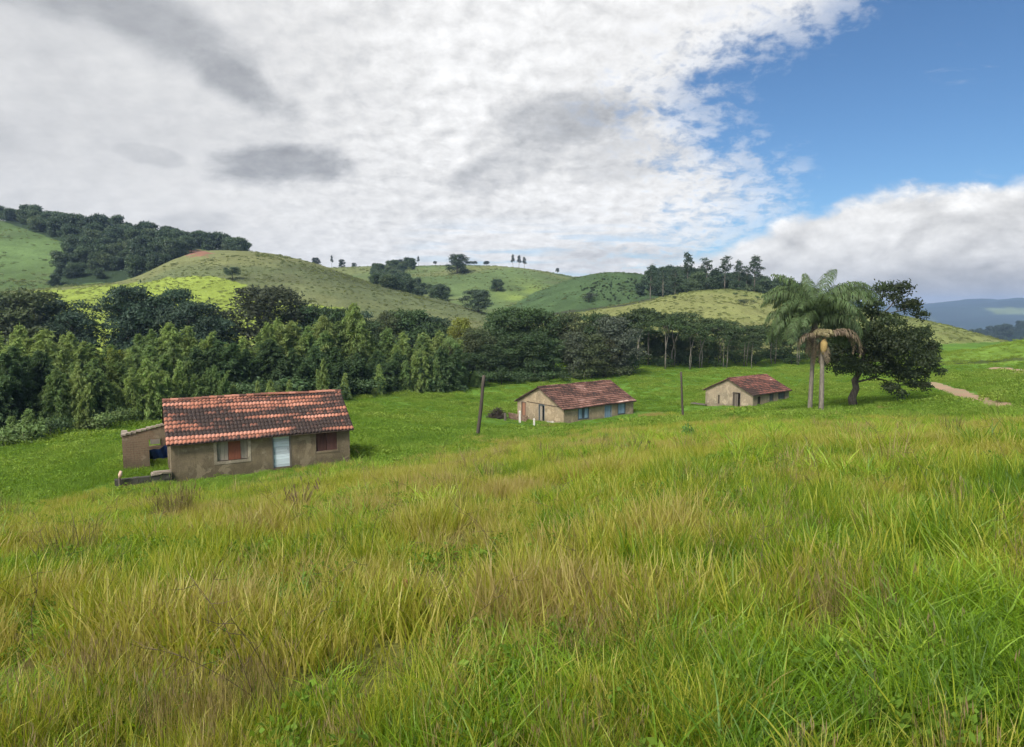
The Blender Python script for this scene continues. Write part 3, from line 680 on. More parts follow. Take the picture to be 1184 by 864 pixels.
# ------------------------------------------------------------------ leaves
def leaf_mat(name, hi=1.35, lo=.6, trans=.35):
    """albedo comes from the object's own colour, varied leaf by leaf"""
    m, g = mat(name); oi = g.n('ShaderNodeObjectInfo')
    v = g.lin(0, 1, lo, hi, g.attr('leaf')); col = g.hsv(oi.outputs['Color'], g.lin(0, 1, .485, .515, g.attr('leaf')), 1, v)
    leafy(g, col, trans); return m
M_LEAF = leaf_mat('foliage')
M_NEEDLE = leaf_mat('feathery_foliage', 1.4, .65, .48)
def bark(name, a, b):
    m, g = mat(name); p = g.obj(); f = g.noise(g.scale(p, (6, 6, 1.5)), 1.2, 6, .65)
    finish(g, g.mix(g.ss(.35, .65, f), a, b), .95, f, .6, .04); return m
M_BARK = bark('dark_bark', (.055,.045,.036), (.11,.095,.075)); M_PALE = bark('pale_bark', (.24,.22,.18), (.13,.115,.09))
def norm(v): return v / np.maximum(np.linalg.norm(v, axis=1, keepdims=True), 1e-6)
def cards(C, D, Nn, ln, wd, leaf, bend=.15):
    """diamond leaf cards: centre C, long axis D, normal Nn, half-length ln, half-width wd"""
    D = norm(D); S_ = norm(np.cross(D, Nn)); U = np.cross(S_, D); ln = np.asarray(ln)[:, None]; wd = np.asarray(wd)[:, None]
    V = np.stack([C - D * ln, C + S_ * wd + U * ln * bend, C + D * ln, C - S_ * wd + U * ln * bend], 1).reshape(-1, 3)
    Q = np.arange(len(C) * 4).reshape(-1, 4); return V, Q, leaf
def crown_mesh(name, parts, material):
    V, Q, L_ = [], [], []; k = 0
    for v, q, l in parts: V.append(v); Q.append(q + k); L_.append(l); k += len(v)
    me = mesh_np(name, np.concatenate(V), np.concatenate(Q), {'leaf': ('FACE', 'FLOAT', np.concatenate(L_).astype(np.float32))}); me.materials.append(material); return me
def lobes_crown(lobes, n_per, size, rs, flat=.75, asp=.5, skin=.5):
    """leaf clumps: each lobe is a ragged shell of cards, thinner inside"""
    out = []
    for (c, r) in lobes:
        n = max(20, int(n_per * r * r)); d = norm(rs.normal(size=(n, 3))); d[:, 2] = np.abs(d[:, 2]) * np.where(rs.random(n) < .8, 1, -1)
        rr = r * (1 - skin * rs.random(n) ** 2.2) * (1 + .16 * rs.normal(size=n))
        bump = 1 + .28 * np.sin(d[:, 0] * 5 + c[0] * 3) * np.sin(d[:, 1] * 5 + c[1] * 3 + d[:, 2] * 4)
        P = np.array(c) + d * (rr * bump)[:, None] * np.array([1, 1, flat])
        D = norm(rs.normal(size=(n, 3)) + np.array([0, 0, -.2])); Nn = norm(d * .9 + rs.normal(size=(n, 3)) * .55 + np.array([0, 0, .5]))
        s = size * (.6 + .8 * rs.random(n)); lobe_t = rs.random() * .62
        out.append(cards(P, D, Nn, s * .5, s * .5 * asp, np.clip(lobe_t + .38 * rs.random(n), 0, 1)))
    return out
def trunk_mesh(name, limbs, material, n=7, wob=.08):
    mb = MB()
    for pts, r in limbs: mb.tube(pts, r, n, True, .5, wob)
    return mb.mesh(name, material, True)
PROTO = {}
def broad(seed, H=12.0, wid=1.0, base=.18, dense=1.0, size=.42, nl=22):
    rs = np.random.default_rng(seed); Rw = H * .36 * wid; lobes = []; limbs = [([(0,0,-.6),(.1,.05,H*.2),(.15,.1,H*.45),(.1,0,H*.72)], [H*.026,H*.021,H*.015,H*.006])]
    for i in range(nl):
        h = base + (1 - base) * ((i + .5) / nl) ** .8; prof = math.sin(math.pi * min(1, (h - base) / (1 - base) * .86 + .10)) ** .6
        a = i * 2.4 + rs.random() * .8; rad = Rw * prof * (.35 + .6 * rs.random()); r = H * (.10 + .085 * rs.random()) * (1.15 - .35 * h)
        c = (math.cos(a) * rad, math.sin(a) * rad, min(h * H, H - r * .8)); lobes.append((c, r))
        if i % 2 == 0: limbs.append(([(.12,.05,H*(.15+.5*h*.6)),(c[0]*.5,c[1]*.5,c[2]*.8),c], [H*.010,H*.006,H*.002]))
    lobes.append(((0, 0, H * .6), H * .2))
    return crown_mesh('crown', lobes_crown(lobes, 140 * dense * (.42 / size) ** 2, size, rs), M_LEAF), trunk_mesh('trunk', limbs, M_BARK)
def umbrella(seed, H=13.0):
    rs = np.random.default_rng(seed); lobes = []; limbs = []
    for s_ in range(2):
        bx, by = rs.normal() * .5 * s_, rs.normal() * .3; tx, ty = bx + rs.normal() * .9, by + rs.normal() * .5
        limbs.append(([(bx,by,-.5),(bx+.15*rs.normal(),by,H*.25),((bx+tx)/2+.2*rs.normal(),(by+ty)/2,H*.5),(tx,ty,H*.72)], [.105,.09,.075,.05]))
        for i in range(9):
            a = i * 2.39 + rs.random(); rad = H * .30 * math.sqrt((i + .6) / 9); c = (tx + math.cos(a) * rad, ty + math.sin(a) * rad, H * (.93 - .16 * (rad / (H * .3)) ** 2 - .10 * rs.random())); lobes.append((c, H * (.075 + .05 * rs.random())))
            limbs.append(([(tx,ty,H*.66),((tx+c[0])/2,(ty+c[1])/2,H*.8),c], [.05,.035,.015]))
    return crown_mesh('crown', lobes_crown(lobes, 130, .40, rs, .6), M_LEAF), trunk_mesh('trunk', limbs, M_PALE)
def euc(seed, H=16.0, bare=.45):
    rs = np.random.default_rng(seed); lobes = []; limbs = [([(0,0,-.8),(.1,0,H*.3),(-.1,.1,H*.6),(.1,0,H*.95)], [.26,.22,.15,.04])]
    for i in range(15):
        h = bare + (1 - bare) * (i + .5) / 15; a = i * 2.4 + rs.random(); rad = H * .15 * (1.1 - .75 * (h - bare) / (1 - bare)) * (.5 + rs.random() * .8); c = (math.cos(a) * rad, math.sin(a) * rad, h * H); lobes.append((c, H * (.055 + .04 * rs.random())))
        limbs.append(([(0,0,h*H-.12*H),c], [.07,.02]))
    return crown_mesh('crown', lobes_crown(lobes, 75, .62, rs, .8), M_LEAF), trunk_mesh('trunk', limbs, M_PALE, 6)
def feathery(seed, H=12.0, stems=1, size=.30, nb=110, wid=.26, open_=1.0):
    """soft plume: drooping sprays of narrow leaflets all the way up"""
    rs = np.random.default_rng(seed); out = []; limbs = []
    for s_ in range(stems):
        a0 = s_ * 2.4 + rs.random(); hs = H * (1 if s_ == 0 else .60 + .38 * rs.random()); off = (0 if s_ == 0 else H * (.06 + .05 * rs.random())); lean = H * (.10 + .13 * rs.random()) * (s_ > 0) * open_
        f = lambda t: np.array([math.cos(a0) * (off + lean * t * t), math.sin(a0) * (off + lean * t * t), hs * t])
        limbs.append(([tuple(f(0) - np.array([0, 0, .5])), tuple(f(.4)), tuple(f(.75)), tuple(f(.98))], [H*.014,H*.011,H*.006,.01]))
        C, D, ls, T = [], [], [], []
        n = int(nb * (1 if stems == 1 else .62))
        for b in range(n):
            t = .05 + .95 * (b + rs.random()) / n; p0 = f(t); az = b * 2.399 + rs.normal() * .3
            Lb = hs * wid * ((1 - t) ** .75 + .05) * (.65 + .6 * rs.random()); up = .75 + .5 * t
            m_ = max(5, int(30 * (Lb / (H * .26)) ** .7)); s = np.linspace(.12, 1, m_)
            dirx, diry = math.cos(az), math.sin(az); x = Lb * s; zz = Lb * (up * s * .8 - .75 * s * s)
            P = np.stack([p0[0] + dirx * x, p0[1] + diry * x, p0[2] + zz], 1) + rs.normal(size=(m_, 3)) * Lb * .055
            tang = np.stack([dirx * np.ones(m_), diry * np.ones(m_), up * .8 - 1.5 * s], 1)
            C.append(P); D.append(norm(tang) + rs.normal(size=(m_, 3)) * .45 + np.array([0, 0, -.15])); T.append(np.clip(.25 + .3 * rs.random() + .45 * rs.random(m_), 0, 1)); ls.append(size * (.7 + .8 * rs.random(m_)))
        C = np.concatenate(C); D = np.concatenate(D); ls = np.concatenate(ls); T = np.concatenate(T)
        for rep in range(3):
            C2 = C + rs.normal(size=C.shape) * size * .35 * rep; D2 = D + rs.normal(size=D.shape) * .4 * rep
            out.append(cards(C2, D2, norm(rs.normal(size=C.shape) + np.array([0, 0, .8])), ls, ls * .22, T))
    return crown_mesh('crown', out, M_NEEDLE), trunk_mesh('trunk', limbs, M_BARK, 6)
def bush(seed, H=3.0):
    rs = np.random.default_rng(seed); lobes = [((rs.normal() * H * .28, rs.normal() * H * .28, H * (.25 + .45 * rs.random())), H * (.22 + .12 * rs.random())) for i in range(10)]
    return crown_mesh('crown', lobes_crown(lobes, 150, .30, rs, .85), M_LEAF), trunk_mesh('trunk', [([(0,0,-.3),(.05,0,H*.5)], [.08,.04])], M_BARK, 6)
PROTO['broad'] = [(broad(s, 12, w, b), 12) for s, w, b in ((1,1.0,.12),(2,1.2,.08),(3,.85,.16),(4,1.1,.05),(5,1.35,.10))]
PROTO['umbrella'] = [(umbrella(s), 13) for s in (11, 12, 13)]
PROTO['eucalyptus'] = [(euc(s, 16, b), 16) for s, b in ((21,.5),(22,.3),(23,.38))]
PROTO['feathery'] = [(feathery(31, 12, 3, 0.272, 202, .34), 12), (feathery(32, 12, 7, 0.288, 148, .30, 1.5), 12), (feathery(33, 12, 5, 0.256, 162, .36, 1.2), 12), (feathery(34, 12, 1, 0.272, 229, .38), 12), (feathery(35, 12, 8, 0.304, 121, .34, 1.9), 12), (feathery(36, 12, 4, 0.240, 175, .42, 1.4), 12), (feathery(37, 12, 6, 0.272, 148, .26, 1.7), 12)]
PROTO['young'] = [(feathery(41, 4.5, 1, .17, 75, .33), 4.5), (feathery(42, 4.5, 2, .17, 75, .30), 4.5)]
PROTO['bush'] = [(bush(51), 3), (bush(52), 3)]
PROTO['hill'] = [(broad(61, 9, 1.25, .10, 1.3, .40, 20), 9), (broad(62, 9, 1.3, .38, 1.3, .38, 18), 9), (broad(63, 9, .9, .2, 1.2, .40, 16), 9)]
TREE_N = {}
def tree(kind, px, Y, top, label, color, group=None, wid=1.0, base_py=None, name=None, var=None, fit=True):
    b = at(px, 400, Y); zb = gz(b.x, b.y)
    tz = at(px, top + (random.uniform(-4, 7) if kind == 'feathery' else 0), Y).z; h = max(1.0, tz - zb)
    vs = PROTO[kind]; i = ((TREE_N.get(kind, 0) * 3 + TREE_N.get(kind, 0) // 7) if var is None else var) % len(vs); TREE_N[kind] = TREE_N.get(kind, 0) + 1
    (cm, tm), H0 = vs[i]; s = h / (H0 * 1.0)
    r = empty(name or {'broad': 'broadleaf_tree', 'umbrella': 'umbrella_tree', 'eucalyptus': 'eucalyptus_tree', 'feathery': 'feathery_tree', 'young': 'young_tree', 'bush': 'bush', 'hill': 'pasture_tree'}[kind], (b.x, b.y, zb), random.random() * 6.28)
    k0 = wid * random.uniform(.85, 1.2); r.scale = (s * k0, s * k0, s)
    for nm, me in (('crown', cm), ('trunk', tm)):
        c = link(nm, me, r)
        if nm == 'crown':
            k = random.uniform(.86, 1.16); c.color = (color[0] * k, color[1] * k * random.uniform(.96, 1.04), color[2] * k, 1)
    tag(r, label, 'bush' if kind == 'bush' else 'tree', group); return r
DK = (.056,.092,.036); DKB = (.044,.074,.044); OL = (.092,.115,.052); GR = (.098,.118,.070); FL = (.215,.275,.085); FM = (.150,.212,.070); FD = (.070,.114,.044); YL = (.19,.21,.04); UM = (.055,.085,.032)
ORD = 'first second third fourth fifth sixth seventh eighth ninth tenth eleventh twelfth thirteenth fourteenth fifteenth sixteenth seventeenth eighteenth nineteenth twentieth'.split()
def row(kind, items, what, where, group, **kw):
    """a row of look-alike trees: each label counts along the row"""
    items = sorted(items)
    for i, it in enumerate(items):
        px, Y, top, col = it[:4]; w = it[4] if len(it) > 4 else 1.0
        lab = f"{what} {where}, {ORD[i]} from the left" if len(items) > 1 else f"{what} {where}"
        tree(kind, px, Y, top, lab, col, group, w, **kw)
GB = 'trees of the belt behind the houses'
# back row of the grove, seen over the plumes
row('broad', [(-45,125,340,GR),(8,128,342,GR,1.1),(38,132,335,OL,1.1),(66,135,346,DKB,1.1),(88,132,362,DKB,1.2)], 'greyish bushy tree', 'on the far edge of the plume grove', GB)
row('broad', [(152,140,331,DKB),(178,142,343,DKB,1.1),(208,142,334,DKB,.9),(226,138,350,DKB,1.1),(245,136,366,DKB,1.2)], 'dark blue-green tree', 'in the clump before the bright meadow', GB)
tree('broad', 307, 150, 331, 'broad grey-green dome shaped tree against the bright meadow edge', (.055,.07,.036), GB, 1.45, var=1)
row('broad', [(357,150,354,DK),(372,150,356,DKB,.8),(393,146,357,DK),(412,150,360,DKB,1.1),(432,148,372,DK),(452,150,360,OL),(476,152,358,DK,1.1),(497,152,366,DKB,1.1),(515,150,378,DK)], 'dark round tree', 'behind the light plumes below the grey-green hill', GB)
# plume rows
row('feathery', [(-80,86,381,FD),(-42,88,387,FM),(-5,88,383,FL),(24,92,381,FL),(52,92,383,FL,1.1),(82,95,381,FL),(104,96,395,FM,1.1),(128,97,401,YL,.9),(152,97,397,FL,1.1),(176,98,383,FM),(197,99,379,FL),(218,100,381,FL),(240,100,395,FM)], 'light plume-like tree', 'in the top row over the roofless shell', GB)
row('feathery', [(262,104,394,FL,.9),(282,104,390,FL),(302,106,384,FM),(322,106,366,FL),(338,108,370,FL),(356,108,376,FM),(374,110,370,FL),(392,112,376,FM),(410,113,356,FL,.8),(428,115,390,FM),(448,117,382,FM,1.1),(466,118,378,FL),(488,120,386,FM),(508,120,382,FL)], 'tall light plume-like tree', 'in the top row over the streaked roof', GB)
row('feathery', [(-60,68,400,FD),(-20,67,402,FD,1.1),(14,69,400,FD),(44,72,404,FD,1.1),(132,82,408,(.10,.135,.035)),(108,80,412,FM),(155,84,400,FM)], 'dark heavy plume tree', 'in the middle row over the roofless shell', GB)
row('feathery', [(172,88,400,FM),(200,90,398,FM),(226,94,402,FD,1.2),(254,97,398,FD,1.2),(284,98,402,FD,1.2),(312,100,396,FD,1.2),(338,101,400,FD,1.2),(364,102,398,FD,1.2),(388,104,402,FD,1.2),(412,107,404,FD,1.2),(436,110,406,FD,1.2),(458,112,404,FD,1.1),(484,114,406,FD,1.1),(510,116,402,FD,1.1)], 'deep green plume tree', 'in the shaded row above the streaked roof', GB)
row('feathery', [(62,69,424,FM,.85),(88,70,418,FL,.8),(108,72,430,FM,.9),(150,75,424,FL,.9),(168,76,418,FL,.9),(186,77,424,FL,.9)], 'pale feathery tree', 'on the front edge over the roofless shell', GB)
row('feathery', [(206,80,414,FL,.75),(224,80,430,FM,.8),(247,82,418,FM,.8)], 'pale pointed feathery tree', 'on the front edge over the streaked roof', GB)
row('young', [(8,61,482,FM,1.2),(28,60,474,FM,1.2),(268,84,446,FL),(296,88,441,FL,.8),(311,89,440,FL,.8),(321,90,446,FM,.8),(333,91,440,FL,.8),(345,92,447,FM,.8),(373,96,416,FL,.7),(398,100,432,FL,.8)], 'small feathery sapling', 'at the grove foot beyond the streaked roof', 'saplings along the foot of the grove')
row('young', [(412,106,442,FM),(438,107,422,FL,.8),(453,110,432,FM),(468,111,418,FM,.8),(480,112,408,FL,.7),(491,113,412,FL,.7),(504,114,414,FM,.7),(536,119,420,FM,.8),(549,121,430,FM,1.1)], 'slim feathery sapling', 'along the field edge before the leaning pole', 'saplings along the foot of the grove')
# broad dark trees of the middle
tree('broad', 533, 136, 368, 'round tree with a sunlit yellow-green crown top in the dark belt', YL, GB, .8)  # whole crown coloured yellow-green to look sunlit
row('broad', [(520,128,392,OL,.9),(552,132,380,OL),(566,130,398,DK,1.1),(543,128,408,DK)], 'olive bushy tree', 'in the dark belt above the leaning pole', GB)
row('broad', [(582,140,362,DK,1.1),(603,142,356,(.045,.078,.024),1.2),(628,142,360,DK,1.1),(590,134,388,DK,1.2),(618,134,384,DK,1.1),(640,136,392,DK)], 'large deep green tree', 'in the tall block above the maroon gable', GB)
row('broad', [(658,142,362,OL),(664,136,384,GR,1.1),(690,144,362,DK),(684,137,386,OL,1.1),(708,142,366,(.085,.10,.070)),(700,138,392,(.07,.075,.04),1.1),(722,144,372,DK,.9)], 'grey-olive tree', 'in the clump behind the blue-shuttered house', GB)
row('umbrella', [(739,158,356,UM,1.5),(753,163,355,UM,1.5),(768,152,364,UM,1.3),(779,161,360,UM,1.5),(798,152,374,UM,1.0),(811,156,367,UM,1.5),(833,164,370,UM,1.5),(840,153,378,UM,1.1),(862,157,375,UM,1.5),(869,153,384,UM,1.0),(893,162,374,UM,1.5),(925,158,376,UM,1.4),(950,156,376,UM,1.4),(975,160,378,UM,1.4)], 'flat topped bare trunked tree', 'behind the adobe house', GB)
row('broad', [(735,166,378,DK,1.3),(756,170,382,DK,1.3),(778,172,384,DK,1.3),(800,172,388,DK,1.3),(822,174,388,DK,1.3),(846,175,388,DK,1.3),(868,176,390,DK,1.3),(892,177,380,DK,1.3),(915,178,378,DK,1.3),(938,178,378,DK,1.3),(962,178,378,DK,1.3),(986,178,380,DK,1.3)], 'dense dark tree', 'filling the wood behind the bare trunks', GB)
mb_ = tree('umbrella', 519, 117, 388, 'slender half bare tree with a white trunk standing before the grove', FM, None, .55)
# undergrowth along the foot of the belt
row('bush', [(px, Y, top, c, w) for px, Y, top, c, w in ((20,59,486,FM,1.3),(52,63,482,FD,1.3),(115,69,474,FM,1.4),(140,72,470,FM,1.2),(560,123,428,FD,1.5),(580,127,428,DK,1.6),(605,129,430,DK,1.5),(628,130,428,DK,1.6),(652,131,428,DK,1.5),(676,134,424,OL,1.5),(698,137,420,OL,1.5),(718,141,418,OL,1.4))], 'low leafy bush', 'at the foot of the dark belt', 'bushes at the foot of the belt')
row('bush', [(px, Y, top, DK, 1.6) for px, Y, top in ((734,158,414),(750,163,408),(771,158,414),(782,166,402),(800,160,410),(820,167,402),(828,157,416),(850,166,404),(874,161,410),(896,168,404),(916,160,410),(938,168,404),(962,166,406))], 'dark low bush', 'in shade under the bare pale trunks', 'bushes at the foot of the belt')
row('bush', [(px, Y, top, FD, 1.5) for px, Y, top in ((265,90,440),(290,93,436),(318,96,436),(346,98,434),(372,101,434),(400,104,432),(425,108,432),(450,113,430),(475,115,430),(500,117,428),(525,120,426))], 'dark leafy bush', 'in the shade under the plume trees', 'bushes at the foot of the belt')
# trees on the hills
HZ = 'trees on the far hills'
HC = (.066,.098,.058)
def hilltree(kind, px, base, top, label, w=1.0, col=HC, var=None, name=None, group=HZ):
    p = hit(px, base); return tree(kind, px, p.y, top, label, col, group, w, var=var, name=name)
def crest_tree(kind, px, hill, top, label, w=1.0, col=HC, var=None, group=HZ, back=-4):
    h = HILLS[hill]; u = (px - 592) / F; Y = float(np.interp(u, UT, h['yc'])) + back; return tree(kind, px, Y, top, label, col, group, w, var=var)
hilltree('hill', 272, 324, 309, 'lone umbrella shaped tree on the grey-green hill above the bright meadow', 1.2, var=1)
hilltree('hill', 529, 317, 294, 'big spreading tree on the far ridge skyline', 1.35, var=0)
hilltree('hill', 574, 337, 323, 'round dark bush-like tree alone on the middle of the far green slope', 1.3, var=0)
hilltree('hill', 553, 361, 335, 'dark full tree on the slope above the yellow crowned tree', 1.5, var=0)
for px, top, lab, w, k in ((367,298,'small thin tree at the notch of the skyline beside the grey-green hill',1,'hill'),(386,296,'slim tree on the skyline beside the small thin one',.8,'eucalyptus'),(397,300,'short tree on the skyline where the far ridge begins',1,'hill'),(411,304,'low tree at the end of the short skyline row',1.3,'hill'),
    (466,300,'tree at the start of the skyline clump over the wooded gully',1.2,'hill'),(475,299,'tree in the middle of the skyline clump over the wooded gully',1.2,'hill'),(485,297,'tallest tree of the skyline clump over the wooded gully',1,'eucalyptus'),(504,302,'small tree standing apart on the skyline past the gully clump',1,'hill'),
    (549,302,'low tree on the ridge just past the big spreading one',1.3,'hill'),(563,302,'second low tree on the ridge past the big spreading one',1.4,'hill'),(593,295,'first of three slim trees standing close on the ridge',.9,'eucalyptus'),(600,296,'middle one of three slim trees standing close on the ridge',.9,'eucalyptus'),(606,298,'last of three slim trees standing close on the ridge',.9,'eucalyptus'),(644,310,'tiny lone tree on the far ridge descending to the wooded knoll',.8,'hill')):
    crest_tree(k, px, 'C', top, lab, w, (.045,.065,.045))
for px, base, top, w, var in ((793,338,294,.75,0),(815,337,300,1.15,1),(836,336,298,1.1,1),(852,337,303,1.2,2),(870,338,298,1.1,2),(751,338,308,1.1,2),(765,338,310,1.0,1),(779,338,311,1.0,1),(803,338,312,1.0,2),(825,337,311,1.0,2),(861,338,309,1,1)):
    lab = {793:'tallest slender eucalyptus with a clear trunk on the wooded knoll',815:'round topped eucalyptus next to the tallest slender one',836:'pointed eucalyptus midway along the knoll skyline',852:'bushy eucalyptus before the last one on the knoll',870:'last eucalyptus with a knobbly top at the end of the knoll row',751:'first eucalyptus of the knoll row above the dark wood',765:'second eucalyptus of the knoll row above the dark wood',779:'eucalyptus just before the tallest slender one on the knoll',803:'low eucalyptus filling the gap beside the tallest slender one',825:'low eucalyptus between the round topped and the pointed one',861:'low eucalyptus filling the gap before the last of the knoll row'}[px]
    crest_tree('eucalyptus', px, 'R', top, lab, w, (.055,.085,.050), var, 'eucalyptus row on the knoll', 14)
for px, base, top, lab, w in ((680,350,337,'round grey bush by the lane bend on the far slope',1.2),(779,346,342,'tiny bush alone on the grassy knoll face',1.2),(858,353,345,'small bush above the dark thicket on the knoll face',1.3)):
    hilltree('bush', px, base, top, lab, w, (.05,.065,.04), group='bushes on the hills')
row('bush', [(848,265,352,DK,1.5),(860,262,349,DK,1.4),(874,262,352,DK,1.5),(886,260,353,DK,1.5),(897,258,356,DK,1.4)], 'dark bush', 'in the thicket on the grassy knoll face', 'bushes on the hills')

# ------------------------------------------------------------------ the two palms
def palm_frond(rs, L, az, el, droop, nl, leafl, plum, width=.045):
    """returns leaflet strips along an arching rachis"""
    n = 26; s = np.linspace(0, 1, n); c = np.zeros((n, 3)); p = np.zeros(3); ang = el
    for i in range(n):
        c[i] = p; ang = el - droop * s[i] ** 1.4; p = p + np.array([math.cos(az) * math.cos(ang), math.sin(az) * math.cos(ang), math.sin(ang)]) * L / (n - 1)
    side = np.array([-math.sin(az), math.cos(az), 0]); V, Q, T = [], [], []; k = 0
    tang = np.gradient(c, axis=0); tang = norm(tang)
    for i in range(nl):
        t = .10 + .90 * i / (nl - 1); b = np.array([np.interp(t, s, c[:, j]) for j in range(3)]); tg = np.array([np.interp(t, s, tang[:, j]) for j in range(3)])
        for sg in (-1, 1):
            ll = leafl * math.sin(math.pi * min(.97, .12 + .82 * t)) ** .7 * (.8 + .35 * rs.random()); d0 = side * sg * (.75 + .3 * rs.random()) + tg * .5 + rs.normal(size=3) * plum; d0 /= np.linalg.norm(d0)
            d1 = d0 + np.array([0, 0, -1.15 - .5 * rs.random()]); d1 /= np.linalg.norm(d1)
            m1 = b + d0 * ll * .38; m2 = m1 + d1 * ll * .40; m3 = m2 + np.array([d1[0] * .3, d1[1] * .3, -1]) * ll * .26; w = tg * width * (.7 + .5 * rs.random()); tt = rs.random()
            pts = [b - w * .5, b + w * .5, m1 + w, m1 - w, m2 + w * .8, m2 - w * .8, m3 + w * .15, m3 - w * .15]
            V += pts; Q += [(k, k + 1, k + 2, k + 3), (k + 3, k + 2, k + 4, k + 5), (k + 5, k + 4, k + 6, k + 7)]; T += [tt] * 3; k += 8
    for i in range(n - 1):   # rachis
        w0, w1 = .05 * (1 - s[i]) + .012, .05 * (1 - s[i + 1]) + .012
        V += [c[i] - side * w0, c[i] + side * w0, c[i + 1] + side * w1, c[i + 1] - side * w1]; Q.append((k, k + 1, k + 2, k + 3)); T.append(.9); k += 4
        V += [c[i] - np.array([0, 0, w0]), c[i] + np.array([0, 0, w0]), c[i + 1] + np.array([0, 0, w1]), c[i + 1] - np.array([0, 0, w1])]; Q.append((k, k + 1, k + 2, k + 3)); T.append(.9); k += 4
    return np.array(V), np.array(Q), np.array(T)
M_PALM = leaf_mat('palm_leaf', 1.4, .6, .3)
M_PTRUNK = bark('palm_trunk', (.20,.175,.14), (.115,.10,.08))
def palm_part(name, fr, root, color, top):
    me = crown_mesh(name, fr, M_PALM); o = link(name, me, root); o.location = top; o.color = (*color, 1); return o
def palm(px_b, py_b, Y, px_t, py_t, label, r0=.19):
    b = at(px_b, py_b, Y); b.z = gz(b.x, b.y); t = at(px_t, py_t, Y); r = empty('palm_tree', b, 0); tag(r, label, 'palm', 'palms beside the adobe house'); v = t - b
    n = 22; mb = MB(); mb.tube([(v.x * s ** 1.3, v.y * s, -.4 + (v.z + .4) * s) for s in np.linspace(0, 1, n)], [r0 * (1.25 - .4 * s + .03 * math.sin(i * 2.6)) for i, s in enumerate(np.linspace(0, 1, n))], 10, True, .5, .05)
    mb.build('trunk', M_PTRUNK, r, True); return r, Vector((v.x, v.y, v.z))
rs = np.random.default_rng(101)
p1, tp = palm(936, 479, 66, 942, 377, 'tall palm with a full green arching crown beside the adobe house')
GREEN, BROWN = (.085,.125,.048), (.19,.145,.095)
fr = []
for az, el, L_, dr in ((170,80,6.6,1.25),(40,82,6.9,1.15),(10,66,7.6,1.7),(150,62,6.4,1.8),(195,48,6.0,2.1),(-15,42,6.4,2.1),(-60,60,5.6,1.9),(-140,35,5.6,2.0),(165,25,5.6,1.9),(20,30,5.8,2.0),(90,58,5.6,1.9),(120,62,5.8,1.8),(60,48,5.6,1.9),(205,18,5.4,1.7),(0,12,5.4,1.7),(100,84,5.4,.8),(140,76,6.0,1.5),(70,74,6.2,1.6),(0,66,7.2,1.8),(20,58,7.0,1.8),(-30,66,6.2,1.8),(210,60,5.8,1.9),(175,30,5.6,1.9),(190,10,5.2,1.7),(150,15,5.2,1.7),(30,15,5.4,1.8),(-10,20,5.6,1.9),(45,30,5.6,1.9),(130,30,5.4,1.9),(-30,30,5.4,1.9),(-150,25,5.2,1.9),(-125,40,5.0,1.8),(165,45,5.8,2.0),(12,48,6.2,2.0),(185,70,6.4,1.8),(-5,76,7.2,1.7),(25,72,7.2,1.7),(160,70,6.4,1.7),(195,30,5.8,1.7),(172,12,5.6,1.5),(5,20,6.0,1.7),(-15,8,5.4,1.5),(20,5,5.4,1.5),(-90,72,5.4,1.8),(230,62,5.2,1.8)):
    fr.append(palm_frond(rs, L_ * 1.0, R(az + rs.normal() * 4), R(el), dr * 1.12, 120, 1.3, .30, .036))
palm_part('crown', fr, p1, GREEN, tp + Vector((0, 0, .45)))
fr = [palm_frond(rs, L_, R(az), R(el), dr, 46, .62, .25, .035) for az, el, L_, dr in ((178,40,4.9,2.6),(188,30,4.4,2.5),(200,38,4.2,2.6),(215,-50,3.0,.8),(160,-65,3.4,.6),(250,-70,3.8,.4),(110,-70,3.2,.5))]
palm_part('dead_frond', fr, p1, BROWN, tp + Vector((0, 0, .1)))
mb = MB(); mb.tube([(0,0,-.9),(.02,0,-.3),(0,0,.3),(0,0,.9)], [.2,.3,.26,.1], 9, wob=.1); c_ = mb.build('leaf_sheath', m_grey, p1, True); c_.location = tp
p2, tp2 = palm(949.5, 477, 63.5, 951, 393, 'shorter palm with a withered brown crown and a pale straight trunk', .20)
fr = [palm_frond(rs, L_, R(az), R(el), dr, 46, .7, .25, .04) for az, el, L_, dr in ((2,42,5.3,2.75),(10,36,4.9,2.7),(-6,34,5.2,2.7),(178,40,3.2,2.8),(-70,-55,2.4,.8),(60,-60,2.6,.7),(140,-60,2.6,.7))]
palm_part('dead_frond', fr, p2, BROWN, tp2 + Vector((0, 0, .1)))
fr = [palm_frond(rs, 1.0 + .35 * rs.random(), R(a_), R(62 - 20 * rs.random()), 2.5, 30, .55, .3, .05) for a_ in range(0, 360, 16)]
o = palm_part('withered_crown', fr, p2, (.235,.20,.105), tp2 + Vector((0, 0, .55)))
mb = MB(); mb.tube([(.05,-.3,.15),(-.02,-.42,-.3),(-.05,-.42,-.9),(0,-.34,-1.35)], [.12,.30,.33,.1], 9, wob=.15)
m_fr, g = mat('dry_fruit_bunch'); finish(g, g.mix(g.noise(g.obj(), 9, 4), (.34,.25,.09), (.20,.13,.055)), .9, g.noise(g.obj(), 14), .8, .06); c_ = mb.build('fruit_bunch', m_fr, p2, True); c_.location = tp2

